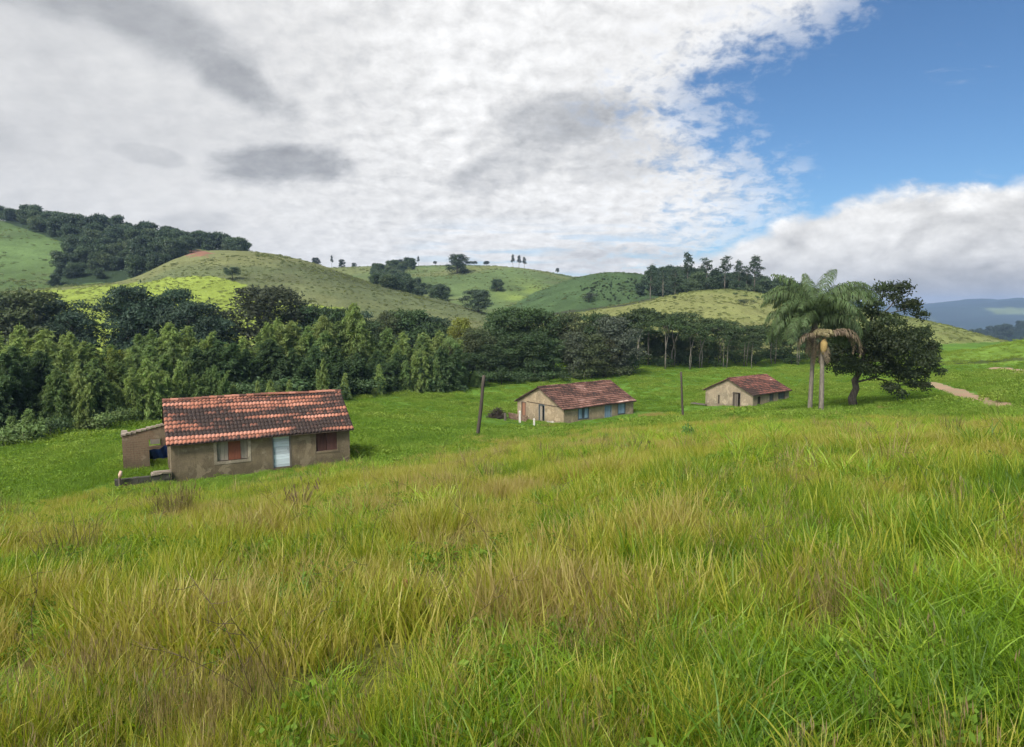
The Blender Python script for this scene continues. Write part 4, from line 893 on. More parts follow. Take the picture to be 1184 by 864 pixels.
# ------------------------------------------------------------------ the big dark tree beside the palms
bt = at(986, 468, 72); bt.z = gz(bt.x, bt.y); rs = np.random.default_rng(77)
def bp(px, py, dy=0): v = at(px, py, 72 + dy) - bt; return (v.x, v.y, v.z)
br = empty('shade_tree', bt); tag(br, 'big dark spreading tree with a crooked thick trunk beside the palms', 'tree')
def lobe(px, py, rp, dy=0): return (bp(px + rs.normal() * 2, py + rs.normal() * 1.5, dy), rp / F * 72 * (.78 + .22 * rs.random()))
lobes = [lobe(1022,338,15,1),(lobe(1046,334,13,0)),lobe(1012,352,12,-1),lobe(1050,356,12,1),lobe(1056,352,9,-2),lobe(1000,345,12,2),lobe(1035,345,9,-2),lobe(1012,364,10,0),lobe(1022,366,9,1),lobe(1003,360,9,1),lobe(1062,366,8,1),lobe(1086,430,7,0),lobe(1080,400,9,1),lobe(1072,384,10,1),
  lobe(1030,378,19,-2),lobe(1056,392,19,0),lobe(1012,390,19,-2.5),lobe(1040,405,20,-3),lobe(1068,408,15,1),lobe(1000,408,17,2),lobe(1018,418,18,-2),lobe(1055,424,17,-1),lobe(1076,424,9,0),lobe(975,408,17,3),lobe(960,420,13,3.5),lobe(990,424,12,2),lobe(1044,434,13,-2),lobe(985,385,16,4),lobe(968,392,14,4),
  lobe(1034,451,10,-3),lobe(1043,455,8,-3),lobe(1066,449,9,-2),lobe(1058,446,8,-2),lobe(1026,446,7,-2),lobe(985,424,15,0),lobe(1000,428,13,-2),lobe(1016,432,12,1),lobe(1032,430,13,-1),lobe(1050,437,12,-2),lobe(968,428,10,2),lobe(1064,434,10,-1),lobe(1076,415,11,-1),lobe(995,396,16,1),lobe(1022,402,17,-3),lobe(1030,400,22,4),lobe(1050,402,20,5),lobe(1005,400,18,6)]
me = crown_mesh('crown', lobes_crown(lobes, 640, .28, rs, .82, .5, .5), M_LEAF); o = link('crown', me, br); o.color = (.040,.058,.022, 1)
limbs = [([bp(987,474),bp(985,460),bp(990,449),bp(988,440),bp(994,430),bp(1000,412)], [.52,.42,.38,.36,.30,.16]), ([bp(989,442),bp(999,440),bp(1012,437),bp(1030,442)], [.14,.10,.07,.04]),
  ([bp(992,434),bp(1008,412,-1),bp(1028,398,-1.5),bp(1052,396)], [.24,.18,.12,.05]), ([bp(997,420),bp(1003,385,1),bp(1010,362,1),bp(1022,338,1)], [.2,.15,.11,.04]), ([bp(1010,370,1),bp(1026,358,.5),bp(1045,338)], [.1,.07,.03]), ([bp(1012,362,1),bp(1030,362,0),bp(1050,356,0)], [.07,.05,.02]), ([bp(1000,412),bp(985,402,2),bp(965,412,3)], [.14,.1,.04]), ([bp(1012,437),bp(1040,445,-2),bp(1064,447,-2)], [.06,.05,.03])]
o = link('trunk', trunk_mesh('trunk', limbs, M_BARK, 9, .12), br)
# ------------------------------------------------------------------ scattered ground cover (geometry-node instances, kind = stuff)
def blades(n, h, w, spread, lean, bend, rs, seg=3, head=0, headc=1.0):
    """tuft of curved blades; attributes: leaf (per blade) and up (0 root .. 1 tip)"""
    V, Q, T, U = [], [], [], []; k = 0
    for i in range(n):
        a = rs.random() * 6.283; rr = spread * math.sqrt(rs.random()); b = np.array([math.cos(a) * rr, math.sin(a) * rr, -.05])
        hh = h * (.5 + .6 * rs.random()); az = a + rs.normal() * .9; ln = lean * rs.random(); bd = bend * (.3 + rs.random()); ww = w * (.6 + .7 * rs.random()); fa = rs.random() * 6.283; sd = np.array([math.cos(fa), math.sin(fa), 0]); t0 = rs.random()
        for s in range(seg + 1):
            t = s / seg; o = ln * t + bd * t * t; p = b + np.array([math.cos(az) * o * hh, math.sin(az) * o * hh, hh * (t - .35 * bd * t * t)]); wt = ww * (1 - t ** 1.6 * .92)
            V += [p - sd * wt, p + sd * wt]; U += [t, t]
            if s: Q.append((k + 2 * s - 2, k + 2 * s - 1, k + 2 * s + 1, k + 2 * s)); T.append(t0)
        k += 2 * seg + 2
        if rs.random() < head:
            for q in range(3):
                c = p + np.array([rs.normal() * .012, rs.normal() * .012, -q * .035 * h]); d = sd * .007 * headc
                V += [c - d, c + np.array([0, 0, -.035]) , c + d, c + np.array([0, 0, .04])]; U += [2] * 4; Q.append((k, k + 1, k + 2, k + 3)); T.append(t0); k += 4
    return np.array(V), np.array(Q), np.array(T), np.array(U)
def tuft_mesh(name, n, h, w, spread, lean, bend, seed, material, seg=3, head=0, headc=1.0):
    V, Q, T, U = blades(n, h, w, spread, lean, bend, np.random.default_rng(seed), seg, head, headc)
    me = mesh_np(name, V, Q, {'leaf': ('FACE', 'FLOAT', T.astype(np.float32)), 'up': ('POINT', 'FLOAT', U.astype(np.float32))}); me.materials.append(material); return me
def herb_mesh(name, n, h, size, spread, seed, material):
    rs = np.random.default_rng(seed); a = rs.random(n) * 6.283; r = spread * np.sqrt(rs.random(n)); P = np.stack([np.cos(a) * r, np.sin(a) * r, h * rs.random(n) ** .7 * (1 - .5 * (r / spread) ** 2)], 1)
    V, Q, T = cards(P, norm(rs.normal(size=(n, 3)) + np.array([0, 0, .25])), norm(rs.normal(size=(n, 3)) * .6 + np.array([0, 0, 1])), size * (.6 + .8 * rs.random(n)), size * .55 * (.6 + .8 * rs.random(n)), rs.random(n))
    me = mesh_np(name, V, Q, {'leaf': ('FACE', 'FLOAT', T.astype(np.float32)), 'up': ('POINT', 'FLOAT', np.full(len(V), .6, np.float32))}); me.materials.append(material); return me
def twig_mesh(name, seed, material):
    """thin branching flower stalk"""
    rs = np.random.default_rng(seed); mb = MB(); p = Vector((0, 0, 0)); d = Vector((rs.normal() * .35, rs.normal() * .35, 1)).normalized(); pts = [p.copy()]
    for i in range(6):
        p = p + d * .17; d = (d + Vector((rs.normal() * .18, rs.normal() * .18, -.04))).normalized(); pts.append(p.copy())
        if i > 2:
            for q in range(2):
                e = (d * .5 + Vector((rs.normal(), rs.normal(), rs.normal() * .4))).normalized(); mb.tube([p, p + e * .10, p + e * .2 + Vector((0, 0, .03))], [.0026, .002, .0012], 3, False, rs.random())
    mb.tube(pts, [.004, .0038, .0035, .003, .0027, .0023, .0018], 3, False, .5); me = mb.mesh(name, material); me.attributes.new('leaf', 'FLOAT', 'FACE'); return me
def grass_mat(name, stops, trans=.4, head=(.24,.17,.10)):
    m, g = mat(name); t = g.attr('tint', 'INSTANCER'); l = g.attr('leaf'); u = g.attr('up')
    f = g.m('ADD', t, g.m('MULTIPLY', g.m('SUBTRACT', l, .5), .42)); col = g.ramp(f, stops); col = g.hsv(col, .5, 1, g.lin(0, 1, .72, 1.22, g.noise(g.m('MULTIPLY', l, 37.0), 1, 0) if False else l))
    col = g.mix(g.m('GREATER_THAN', u, 1.5), col, head); leafy(g, col, min(.5, trans + .1), .5, .06 if 'herb' in name else .35); return m
def scatter(name, protos, P, rot, scl, tint, idx, label=None):
    n = len(P); me = bpy.data.meshes.new(name); me.vertices.add(n); me.vertices.foreach_set('co', np.ascontiguousarray(P, np.float32).ravel())
    for k, typ, dat in (('rot', 'FLOAT_VECTOR', rot), ('scl', 'FLOAT_VECTOR', scl), ('tint', 'FLOAT', tint), ('idx', 'INT', idx)):
        at_ = me.attributes.new(k, typ, 'POINT'); at_.data.foreach_set('vector' if typ == 'FLOAT_VECTOR' else 'value', np.ascontiguousarray(dat, np.int32 if typ == 'INT' else np.float32).ravel())
    c = bpy.data.collections.new(name + '_kinds')
    for i, pm in enumerate(protos): c.objects.link(bpy.data.objects.new(f'{name}_tuft.{i:03d}', pm))
    ng = bpy.data.node_groups.new(name, 'GeometryNodeTree'); ng.interface.new_socket('Geometry', in_out='INPUT', socket_type='NodeSocketGeometry'); ng.interface.new_socket('Geometry', in_out='OUTPUT', socket_type='NodeSocketGeometry')
    N = ng.nodes; gi = N.new('NodeGroupInput'); go = N.new('NodeGroupOutput'); iop = N.new('GeometryNodeInstanceOnPoints'); ci = N.new('GeometryNodeCollectionInfo'); ci.inputs['Collection'].default_value = c; ci.inputs['Separate Children'].default_value = True; ci.inputs['Reset Children'].default_value = True
    def na(nm, ty): x = N.new('GeometryNodeInputNamedAttribute'); x.data_type = ty; x.inputs['Name'].default_value = nm; return x.outputs['Attribute']
    er = N.new('FunctionNodeEulerToRotation'); Lk = ng.links
    Lk.new(na('rot', 'FLOAT_VECTOR'), er.inputs[0]); Lk.new(er.outputs[0], iop.inputs['Rotation']); Lk.new(na('scl', 'FLOAT_VECTOR'), iop.inputs['Scale']); Lk.new(na('idx', 'INT'), iop.inputs['Instance Index']); iop.inputs['Pick Instance'].default_value = True
    Lk.new(ci.outputs[0], iop.inputs['Instance']); Lk.new(gi.outputs[0], iop.inputs['Points']); Lk.new(iop.outputs[0], go.inputs[0])
    o = link(name, me); md = o.modifiers.new('scatter', 'NODES'); md.node_group = ng; tag(o, label, kind='stuff'); return o
HOUSE_BOXES = [(M1, (-.1, 10.1, -.05, 5.65)), (M2, (-.1, 12.5, -.05, 9.25)), (Matrix.Translation(H3A) @ Matrix.Rotation(ang3, 4, 'Z'), (-.1, 8.7, -.05, 7.4)), (M1, (-2.5, 0, 5.1, 5.5))]
LPS = [np.array(lane_pts), np.array(lane_two)]
def free(x, y):
    ok = np.ones(len(x), bool)
    for Mx, (a, b, c, d) in HOUSE_BOXES:
        I = np.array(Mx.inverted()); lx = I[0, 0] * x + I[0, 1] * y + I[0, 3]; ly = I[1, 0] * x + I[1, 1] * y + I[1, 3]; ok &= ~((lx > a) & (lx < b) & (ly > c) & (ly < d))
    for p, q in [(L_[i], L_[i + 1]) for L_ in LPS for i in range(len(L_) - 1)]:
        e = q - p; t = np.clip(((x - p[0]) * e[0] + (y - p[1]) * e[1]) / (e @ e), 0, 1); ok &= np.hypot(x - p[0] - t * e[0], y - p[1] - t * e[1]) > 1.5
    return ok
def wedge(y0, y1, dens, seed, m0=6.0, slope=.82):
    """random points of the field between depths y0 and y1, as wide as the view plus a margin"""
    rs = np.random.default_rng(seed); W_m = m0 + slope * y1; n = int((y1 - y0) * 2 * W_m * dens); y = y0 + (y1 - y0) * rs.random(n); x = (rs.random(n) * 2 - 1) * W_m
    k = np.abs(x) < m0 + slope * y; return x[k], y[k], rs
def pxy(*pts): return np.array([tuple(hit(*p).xy) for p in pts])
def near_field(x, y, C, rad):
    d = np.full(len(x), 1e9)
    for (cx, cy), r in zip(C, rad): d = np.minimum(d, np.hypot(x - cx, y - cy) / r)
    return d
def R3(rs, n, tilt=.12): return np.stack([rs.normal(size=n) * tilt, rs.normal(size=n) * tilt, rs.random(n) * 6.283], 1)
def S3(rs, n, lo, hi, base=None): s = lo + (hi - lo) * rs.random(n); s = s if base is None else s * base; return np.stack([s, s, s * (.85 + .3 * rs.random(n))], 1)

M_FINE = grass_mat('fine_grass', [(0, (.090,.185,.014)), (.28, (.190,.285,.020)), (.55, (.335,.345,.042)), (.80, (.385,.345,.080)), (1, (.34,.275,.10))])
M_BROAD = grass_mat('broad_grass', [(0, (.100,.205,.014)), (.5, (.210,.345,.020)), (.85, (.33,.42,.045)), (1, (.42,.38,.14))], .45)
M_STALK = grass_mat('dry_stalks', [(0, (.075,.060,.025)), (.35, (.15,.135,.04)), (.65, (.25,.21,.065)), (1, (.42,.35,.15))], .3, (.24,.18,.085))
M_HERB = grass_mat('meadow_herbs', [(0, (.105,.190,.026)), (.5, (.165,.270,.038)), (1, (.240,.320,.060))], .4)
# where the different grasses grow (world places)
brown_c = pxy((330,660),(420,650),(300,760),(250,830),(640,700),(700,760),(760,680),(840,620),(930,700),(600,760),(960,720),(120,800)); brown_r = [1.0,.9,.6,.5,1.0,.8,1.0,1.6,.8,.7,.7,.5]
lush_c = pxy((1120,760),(1040,820),(1160,680),(1000,600),(690,610),(20,820),(860,660),(1080,640),(950,800),(560,730),(80,660),(1150,830)); lush_r = [.9,.6,1.1,2.2,1.3,.5,.9,1.5,.5,.5,2.0,.5]

# near and middle slope: fine grass
X_, Y_, Rt, Sc, Ti, Ix = [], [], [], [], [], []
fine = [tuft_mesh('grass', 24 + 5 * (i % 3), .38, (.0032, .0056, .0042, .0075, .0036)[i], .12, .2, (.3, .45, .25, .5, .35)[i], 200 + i, M_FINE, 4) for i in range(5)] + [tuft_mesh('grass', 110, .54, .0095, .55, .22, .34, 210 + i, M_FINE, 3) for i in range(4)] + [tuft_mesh('grass', 170, .54, .016, 1.0, .2, .34, 220 + i, M_FINE, 2) for i in range(3)]
def add_fine(y0, y1, dens, seed, i0, i1, lo, hi):
    x, y, rs = wedge(y0, y1, dens, seed); z = terrain(x, y); ye = yellow(x, y, z); k = (rs.random(len(x)) < ye) & free(x, y) & (np.hypot(x, y) > .75)
    lu = near_field(x, y, lush_c, lush_r); k &= (rs.random(len(x)) > .55 * (lu < .8)); gap = fbm(x / .55, y / .55, 333, 3); k &= rs.random(len(x)) < np.where(y < 16, .05 + .95 * sstep(.42, .58, gap), 1); x, y, z, lu = x[k], y[k], z[k], lu[k]; n = len(x)
    b = near_field(x, y, brown_c, brown_r); big = fbm(x / 2.6, y / 2.6, 301, 4); bigger = fbm(x / 11, y / 11, 303, 3)
    t = .50 + (big - .5) * 1.15 + (bigger - .5) * .75 + .10 * sstep(1.3, .5, b) - .22 * sstep(1.2, .5, lu) + .13 * sstep(10, 32, y) + (fbm(x / .8, y / .8, 377, 3) - .5) * .7 * (y < 20) + rs.normal(size=n) * .13
    hgt = (.55 + .9 * fbm(x / 1.9 + 7, y / 1.9, 311, 3)) * np.interp(y, [5, 10, 22, 40], [1, .82, .66, .66]); hgt = hgt * np.clip(.62 + np.hypot(x, y) * .10, .62, 1)
    X_.append(np.stack([x, y, z], 1)); Rt.append(R3(rs, n)); Sc.append(S3(rs, n, lo, hi, hgt)); Ti.append(np.clip(t, 0, 1)); Ix.append(rs.integers(i0, i1, n))
add_fine(.5, 5, 95, 1, 0, 5, .7, 1.25); add_fine(5, 13, 62, 2, 0, 5, .85, 1.4); add_fine(6, 26, 9, 3, 5, 9, .85, 1.2); add_fine(22, 48, 4.5, 4, 5, 9, .85, 1.2); add_fine(44, 86, 2.0, 5, 9, 12, .9, 1.2)
scatter('grass', fine, np.concatenate(X_), np.concatenate(Rt), np.concatenate(Sc), np.concatenate(Ti), np.concatenate(Ix))

# lush broad-bladed clumps
X_, Rt, Sc, Ti, Ix = [], [], [], [], []
brd = [tuft_mesh('broad_grass', 22, (.40, .50, .36, .46)[i], (.0085, .011, .0075, .0095)[i], .13, .35, .75, 240 + i, M_BROAD, 5) for i in range(4)] + [tuft_mesh('broad_grass', 60, .75, .016, .42, .4, .8, 250 + i, M_BROAD, 4) for i in range(3)]
for y0, y1, dens, i0, i1, base in ((.5, 6, 60, 0, 4, 1.0), (6, 14, 16, 0, 4, 1.0), (12, 40, 2.0, 4, 7, .9)):
    x, y, rs = wedge(y0, y1, dens, int(y1 * 7)); z = terrain(x, y); lu = near_field(x, y, lush_c, lush_r); q = fbm(x / 1.6 + 30, y / 1.6, 351, 3); side = sstep(-.2, .55, x / np.maximum(y, .1))
    p = np.clip(.95 * sstep(1.15, .5, lu) + .8 * sstep(.46, .62, q + .14 * side - .02), 0, 1) * np.where(y > 14, .6, 1); k = (rs.random(len(x)) < p) & (yellow(x, y, z) > .5) & (np.hypot(x, y) > .9); x, y, z = x[k], y[k], z[k]; n = len(x)
    X_.append(np.stack([x, y, z], 1)); Rt.append(R3(rs, n, .15)); Sc.append(S3(rs, n, .6, 1.1, base * np.clip(.6 + np.hypot(x, y) * .1, .6, 1))); Ti.append(np.clip(.45 + (fbm(x / 1.3, y / 1.3, 361, 3) - .5) * 1.2 + rs.normal(size=n) * .1, 0, 1)); Ix.append(rs.integers(i0, i1, n))
scatter('broad_grass', brd, np.concatenate(X_), np.concatenate(Rt), np.concatenate(Sc), np.concatenate(Ti), np.concatenate(Ix))

# brown seeding stalks
X_, Rt, Sc, Ti, Ix = [], [], [], [], []
stk = [tuft_mesh('dry_grass', 22, .60, .0034, .12, .14, .12, 260 + i, M_STALK, 4, .35, .5) for i in range(4)] + [tuft_mesh('dry_grass', 60, .9, .008, .4, .2, .25, 265 + i, M_STALK, 3, .15, .6) for i in range(3)]
for y0, y1, dens, i0, i1 in ((.5, 6, 60, 0, 4), (6, 14, 16, 0, 4), (12, 34, 1.4, 4, 7)):
    x, y, rs = wedge(y0, y1, dens, 900 + int(y1)); z = terrain(x, y); b = near_field(x, y, brown_c, brown_r); q = fbm(x / 1.4 + 60, y / 1.4, 371, 3)
    p = np.clip(.36 * sstep(1.2, .55, b) * sstep(.35, .6, q) + .20 * sstep(.56, .7, q) + .015, 0, 1); k = (rs.random(len(x)) < p) & (yellow(x, y, z) > .5) & (np.hypot(x, y) > 1.0); x, y, z, q = x[k], y[k], z[k], q[k]; n = len(x)
    X_.append(np.stack([x, y, z], 1)); Rt.append(R3(rs, n, .13)); Sc.append(S3(rs, n, .65, 1.1, np.clip(.6 + np.hypot(x, y) * .08, .6, 1))); Ti.append(np.clip(.42 + (q - .5) + rs.normal(size=n) * .16, 0, 1)); Ix.append(rs.integers(i0, i1, n))
scatter('dry_grass', stk, np.concatenate(X_), np.concatenate(Rt), np.concatenate(Sc), np.concatenate(Ti), np.concatenate(Ix))
wd = [herb_mesh('weeds', 80, .32, .026, .20, 340 + i, M_HERB) for i in range(4)] + [herb_mesh('weeds', 60, .26, .036, .22, 346 + i, M_HERB) for i in range(2)]
x, y, rs = wedge(.9, 20, 9, 1212); z = terrain(x, y); q = fbm(x / 1.8 + 90, y / 1.8, 381, 3); left = sstep(.1, -.5, x / np.maximum(y, .1))
k = (rs.random(len(x)) < .9 * sstep(.52, .66, q + .08 * left)) & (yellow(x, y, z) > .5) & (np.hypot(x, y) > 1.3); x, y, z, q = x[k], y[k], z[k], q[k]; n = len(x)
scatter('weeds', wd, np.stack([x, y, z], 1), R3(rs, n, .15), S3(rs, n, .6, 1.2), np.clip(.15 + rs.normal(size=n) * .2, 0, 1), rs.integers(0, 6, n))
# thin dark branching flower stalks over the grass
m_tw, g = mat('dark_stalk'); finish(g, (.085,.06,.035), .8)
tw = [twig_mesh('flower_stalk', 280 + i, m_tw) for i in range(5)]
x, y, rs = wedge(4, 24, .5, 77); z = terrain(x, y); k = (yellow(x, y, z) > .5) & (rs.random(len(x)) < np.where(x < 0, .8, .4)); x, y, z = x[k], y[k], z[k]; n = len(x)
scatter('flower_stalks', tw, np.stack([x, y, z], 1), R3(rs, n, .25), S3(rs, n, .7, 1.15), np.zeros(n), rs.integers(0, 5, n))

# lush herbs and short grass of the valley floor
X_, Rt, Sc, Ti, Ix = [], [], [], [], []
hb = [herb_mesh('herbs', 190, .46, .052, .55, 290 + i, M_HERB) for i in range(4)] + [tuft_mesh('herbs', 150, .40, .012, .75, .3, .6, 296 + i, M_HERB, 3) for i in range(2)] + [herb_mesh('herbs', 240, .40, .085, 1.1, 299 + i, M_HERB) for i in range(3)]
for y0, y1, dens, i0, i1 in ((28, 62, 5.0, 0, 6), (58, 110, 2.4, 4, 9), (105, 190, .9, 6, 9)):
    x, y, rs = wedge(y0, y1, dens, 700 + int(y1)); z, ids = terrain(x, y, True); ye = yellow(x, y, z); q = fbm(x / 4, y / 4, 401, 4)
    k = (rs.random(len(x)) > ye) & free(x, y) & ((ids == 0) | (ids == list(HILLS).index('S') + 1)); x, y, z, q = x[k], y[k], z[k], q[k]; n = len(x)
    lusher = 1 + .5 * sstep(.52, .7, q) - .38 * sstep(60, 95, y)
    X_.append(np.stack([x, y, z], 1)); Rt.append(R3(rs, n)); Sc.append(S3(rs, n, .65, 1.25, lusher * np.where(near_field(x, y, [tuple((M1 @ Vector((5, -1.0, 0))).xy), tuple((G2 @ Vector((3.5, -2.0, 0))).xy), tuple((M2 @ Vector((4, -3.0, 0))).xy), tuple((M2 @ Vector((10, -3.0, 0))).xy), tuple((M1 @ Vector((-1.6, -.6, 0))).xy), tuple((M3 @ Vector((5, -2, 0))).xy)], [6.5, 6, 5, 5, 3.5, 6]) < 1, .42, 1))); Ti.append(np.clip(.5 + (q - .5) * 1.1 + .18 * sstep(70, 120, y) + .45 * (ids[k] == list(HILLS).index('S') + 1) + rs.normal(size=n) * .10, 0, 1)); Ix.append(np.where(rs.random(n) < .62, rs.integers(4, 6, n), rs.integers(i0, i1, n)))
scatter('meadow_herbs', hb, np.concatenate(X_), np.concatenate(Rt), np.concatenate(Sc), np.concatenate(Ti), np.concatenate(Ix))

# coarse tussocks on the near hill faces
M_TUS = grass_mat('hill_tussocks', [(0, (.085,.120,.042)), (.5, (.150,.175,.062)), (1, (.230,.265,.075))], .3)
tus = [herb_mesh('tussocks', 110, .45, .12, .8, 320 + i, M_TUS) for i in range(3)]
X_, Rt, Sc, Ti, Ix = [], [], [], [], []
for y0, y1, dens in ((165, 320, .22), (300, 640, .05)):
    x, y, rs = wedge(y0, y1, dens, 1700 + int(y1), 5, .8); z, ids = terrain(x, y, True); px, py, d = project(x, y, z)
    ok = ~(inpoly(px, py, FOREST_L)) & ~inpoly(px, py, [(208,284),(235,284),(262,293),(240,300),(208,303)]) & (ids > 0) & (ids < 6); x, y, z, ids, px, py = x[ok], y[ok], z[ok], ids[ok], px[ok], py[ok]; q = fbm(x / 14, y / 14, 421, 4); k = rs.random(len(x)) < .25 + .75 * sstep(.42, .6, q); x, y, z, ids, px, py, q = x[k], y[k], z[k], ids[k], px[k], py[k], q[k]; n = len(x)
    bright = inpoly(px, py, MEADOW_B); t = np.where(bright, .95, np.where(ids == 5, .58, np.where(ids == 4, .0, .38))) + (q - .5) * .7 + rs.normal(size=n) * .12
    X_.append(np.stack([x, y, z], 1)); Rt.append(R3(rs, n)); Sc.append(S3(rs, n, .4, 1.0, np.where(y > 300, 1.4, 1.0))); Ti.append(np.clip(t, 0, 1)); Ix.append(rs.integers(0, 3, n))
scatter('hill_tussocks', tus, np.concatenate(X_), np.concatenate(Rt), np.concatenate(Sc), np.concatenate(Ti), np.concatenate(Ix))

# far woods that read as one mass
M_WOOD = grass_mat('woodland_leaves', [(0, (.044,.074,.040)), (.5, (.072,.112,.054)), (1, (.118,.150,.072))], .3)
def wood_proto(seed, H=9.0):
    rs = np.random.default_rng(seed); lobes = [((math.cos(i * 2.4) * H * .26 * rs.random(), math.sin(i * 2.4) * H * .26 * rs.random(), H * (.25 + .6 * rs.random())), H * (.16 + .10 * rs.random())) for i in range(10)]
    me = crown_mesh('woodland', lobes_crown(lobes, 75, .75, rs), M_WOOD); a_ = me.attributes.new('up', 'FLOAT', 'POINT'); return me
wp = [wood_proto(500 + i) for i in range(5)]
def woodland(name, label, cand, seed, s_lo, s_hi, tint):
    rs = np.random.default_rng(seed); x, y = cand; z = terrain(x, y); n = len(x)
    scatter(name, wp, np.stack([x, y, z - .6], 1), R3(rs, n, .05), S3(rs, n, s_lo, s_hi), np.clip(tint + rs.normal(size=n) * .18 + (fbm(x / 30, y / 30, 9, 3) - .5) * .8, 0, 1), rs.integers(0, 5, n), label)
def cand_poly(poly, y0, y1, dens, seed, hill, slope=.95):
    x, y, rs = wedge(y0, y1, dens, seed, 20, slope); z, ids = terrain(x, y, True); px, py, d = project(x, y, z); j = (fbm(x / 12, y / 12, 6, 3) - .5)
    k = inpoly(px + j * 14, py + j * 6, poly) & np.isin(ids, [list(HILLS).index(h) + 1 for h in hill]); return x[k], y[k]
woodland('woodland', 'dense dark wood covering the high hillside above the bright meadow', cand_poly(FOREST_L, 250, 640, .022, 61, 'L'), 1, .5, 1.4, .4)
woodland('woodland', 'dark wood on the knoll under the eucalyptus row', cand_poly([(738,345),(748,325),(790,312),(880,312),(905,330),(935,338),(935,352),(870,345)], 290, 470, .03, 62, 'DR'), 2, .55, 1.0, .25)
woodland('woodland', 'wooded gully running down the far green hill', cand_poly([(432,330),(433,314),(455,309),(484,306),(478,311),(460,318),(470,327),(492,334),(516,342),(516,348),(490,345),(462,338)], 310, 640, .026, 63, 'CM'), 3, .3, 1.0, .45)
woodland('woodland', 'low scrub on the dark knoll beside the lane', cand_poly([(664,335),(690,322),(745,322),(745,345),(700,350),(690,340)], 290, 470, .13, 64, 'DC'), 4, .07, .2, .55)
x, y, rs = wedge(1000, 1500, .0016, 65, 0, 1.0); z, ids = terrain(x, y, True); k = (ids == list(HILLS).index('W') + 1) & (x > 700)
woodland('woodland', 'far dark wood on the low hill before the blue mountains', (x[k], y[k]), 5, 1.0, 2.2, -.4)
# scattered scrub dots along hill crests and hedges

# single plants that stand out of the grass
def stand(name, px, base, top, label, cat, seed, kind):
    p = hit(px, base); p.z = gz(p.x, p.y); h = at(px, top, p.y).z - p.z; rs = np.random.default_rng(seed)
    if kind == 'herb':
        m_, g_ = mat('weed_leaf'); leafy(g_, (.11,.20,.04,1), .3); me = herb_mesh(name, 70, h, h * .16, h * .38, seed, m_)
    else:
        m_, g_ = mat('reed_stem'); col = {'reed': ((.20,.185,.05), (.14,.11,.045)), 'brown': ((.24,.175,.09), (.14,.10,.055)), 'dark': ((.085,.075,.04), (.06,.05,.03))}[kind]
        leafy(g_, g_.mix(g_.attr('leaf'), *col), .2); n_, w_, sp = {'reed': (340, .008, .42), 'brown': (60, .011, .16), 'dark': (9, .016, .5)}[kind]
        V, Q, T, U = blades(n_, h, w_, sp, .16, .28, rs, 4, .6 if kind != 'reed' else .3, 2.0); me = mesh_np(name, V, Q, {'leaf': ('FACE', 'FLOAT', T.astype(np.float32))}); me.materials.append(m_)
    o = link(name, me, None, p); tag(o, label, cat)
stand('reed_clump', 203, 602, 556, 'tall olive clump of reedy grass standing up in front of the brown farmhouse corner', 'reeds', 1, 'reed')
stand('seeding_weed', 347, 594, 553, 'upright brown seeding weed in the grass before the brown farmhouse', 'weed', 2, 'brown')
stand('seeding_weed', 688, 527, 502, 'group of thin dark seed stems below the blue-shuttered house', 'weed', 3, 'dark')
stand('seeding_weed', 734, 530, 501, 'thin dark seed stems standing past the blue-shuttered house front', 'weed', 4, 'dark')
stand('leafy_weed', 795, 508, 489, 'single bright leafy weed in the grass below the thin dark pole', 'weed', 5, 'herb')

# one reddish clod showing through the grass
p = hit(465, 700); mb = MB(); random.seed(5)
for i in range(5): mb.box((-.10 + i * .035, -.06, 0), (-.05 + i * .035, .06, .10 + .05 * random.random()), Matrix.Rotation(R(12 * i), 4, 'Z'), jit=.02)
m_clod, g = mat('red_clay'); finish(g, g.mix(g.noise(g.obj(), 30, 4), (.34,.11,.07), (.22,.08,.05)), .9)
o = mb.build('clay_lump', m_clod); o.location = (p.x, p.y, gz(p.x, p.y) + .12); tag(o, 'small reddish clay lump half hidden in the tall grass', 'clay')
# ------------------------------------------------------------------ sky, light, air, camera
SUN_EL, SUN_AZ = R(49), R(-151)
SUN_DIR = (math.sin(SUN_AZ) * math.cos(SUN_EL), math.cos(SUN_AZ) * math.cos(SUN_EL), math.sin(SUN_EL))      # azimuth from +Y towards +X
W_ = bpy.data.worlds.new('World'); S.world = W_; W_.use_nodes = True
g = G(W_.node_tree); bg = W_.node_tree.nodes['Background']; bg.inputs['Strength'].default_value = .1
sky = g.n('ShaderNodeTexSky'); sky.sky_type = 'NISHITA'; sky.sun_disc = False; sky.sun_elevation = SUN_EL; sky.sun_rotation = SUN_AZ; sky.altitude = 700; sky.air_density = 1.0; sky.dust_density = .4; sky.ozone_density = 1.6
d = g.n('ShaderNodeTexCoord').outputs['Generated']
sp = g.n('ShaderNodeSeparateXYZ'); g.L.new(d, sp.inputs[0]); X, Y, Z = sp.outputs
Ys = g.m('MAXIMUM', Y, .12); a = g.m('DIVIDE', X, Ys); e = g.m('DIVIDE', g.m('MAXIMUM', Z, 0), Ys)
a = g.m('MINIMUM', g.m('MAXIMUM', a, -3), 3); e = g.m('MINIMUM', e, 3)
Zs = g.m('ADD', g.m('MAXIMUM', Z, 0), .34)
cv = g.n('ShaderNodeCombineXYZ'); g.L.new(g.m('DIVIDE', X, Zs), cv.inputs[0]); g.L.new(g.m('DIVIDE', Y, Zs), cv.inputs[1]); q = cv.outputs[0]
ca = g.n('ShaderNodeCombineXYZ'); g.L.new(a, ca.inputs[0]); g.L.new(g.m('MULTIPLY', e, 1.7), ca.inputs[1]); ae = ca.outputs[0]
def AE(px, py): r = ray(px, py); return r[0] / r[1], r[2] / r[1]
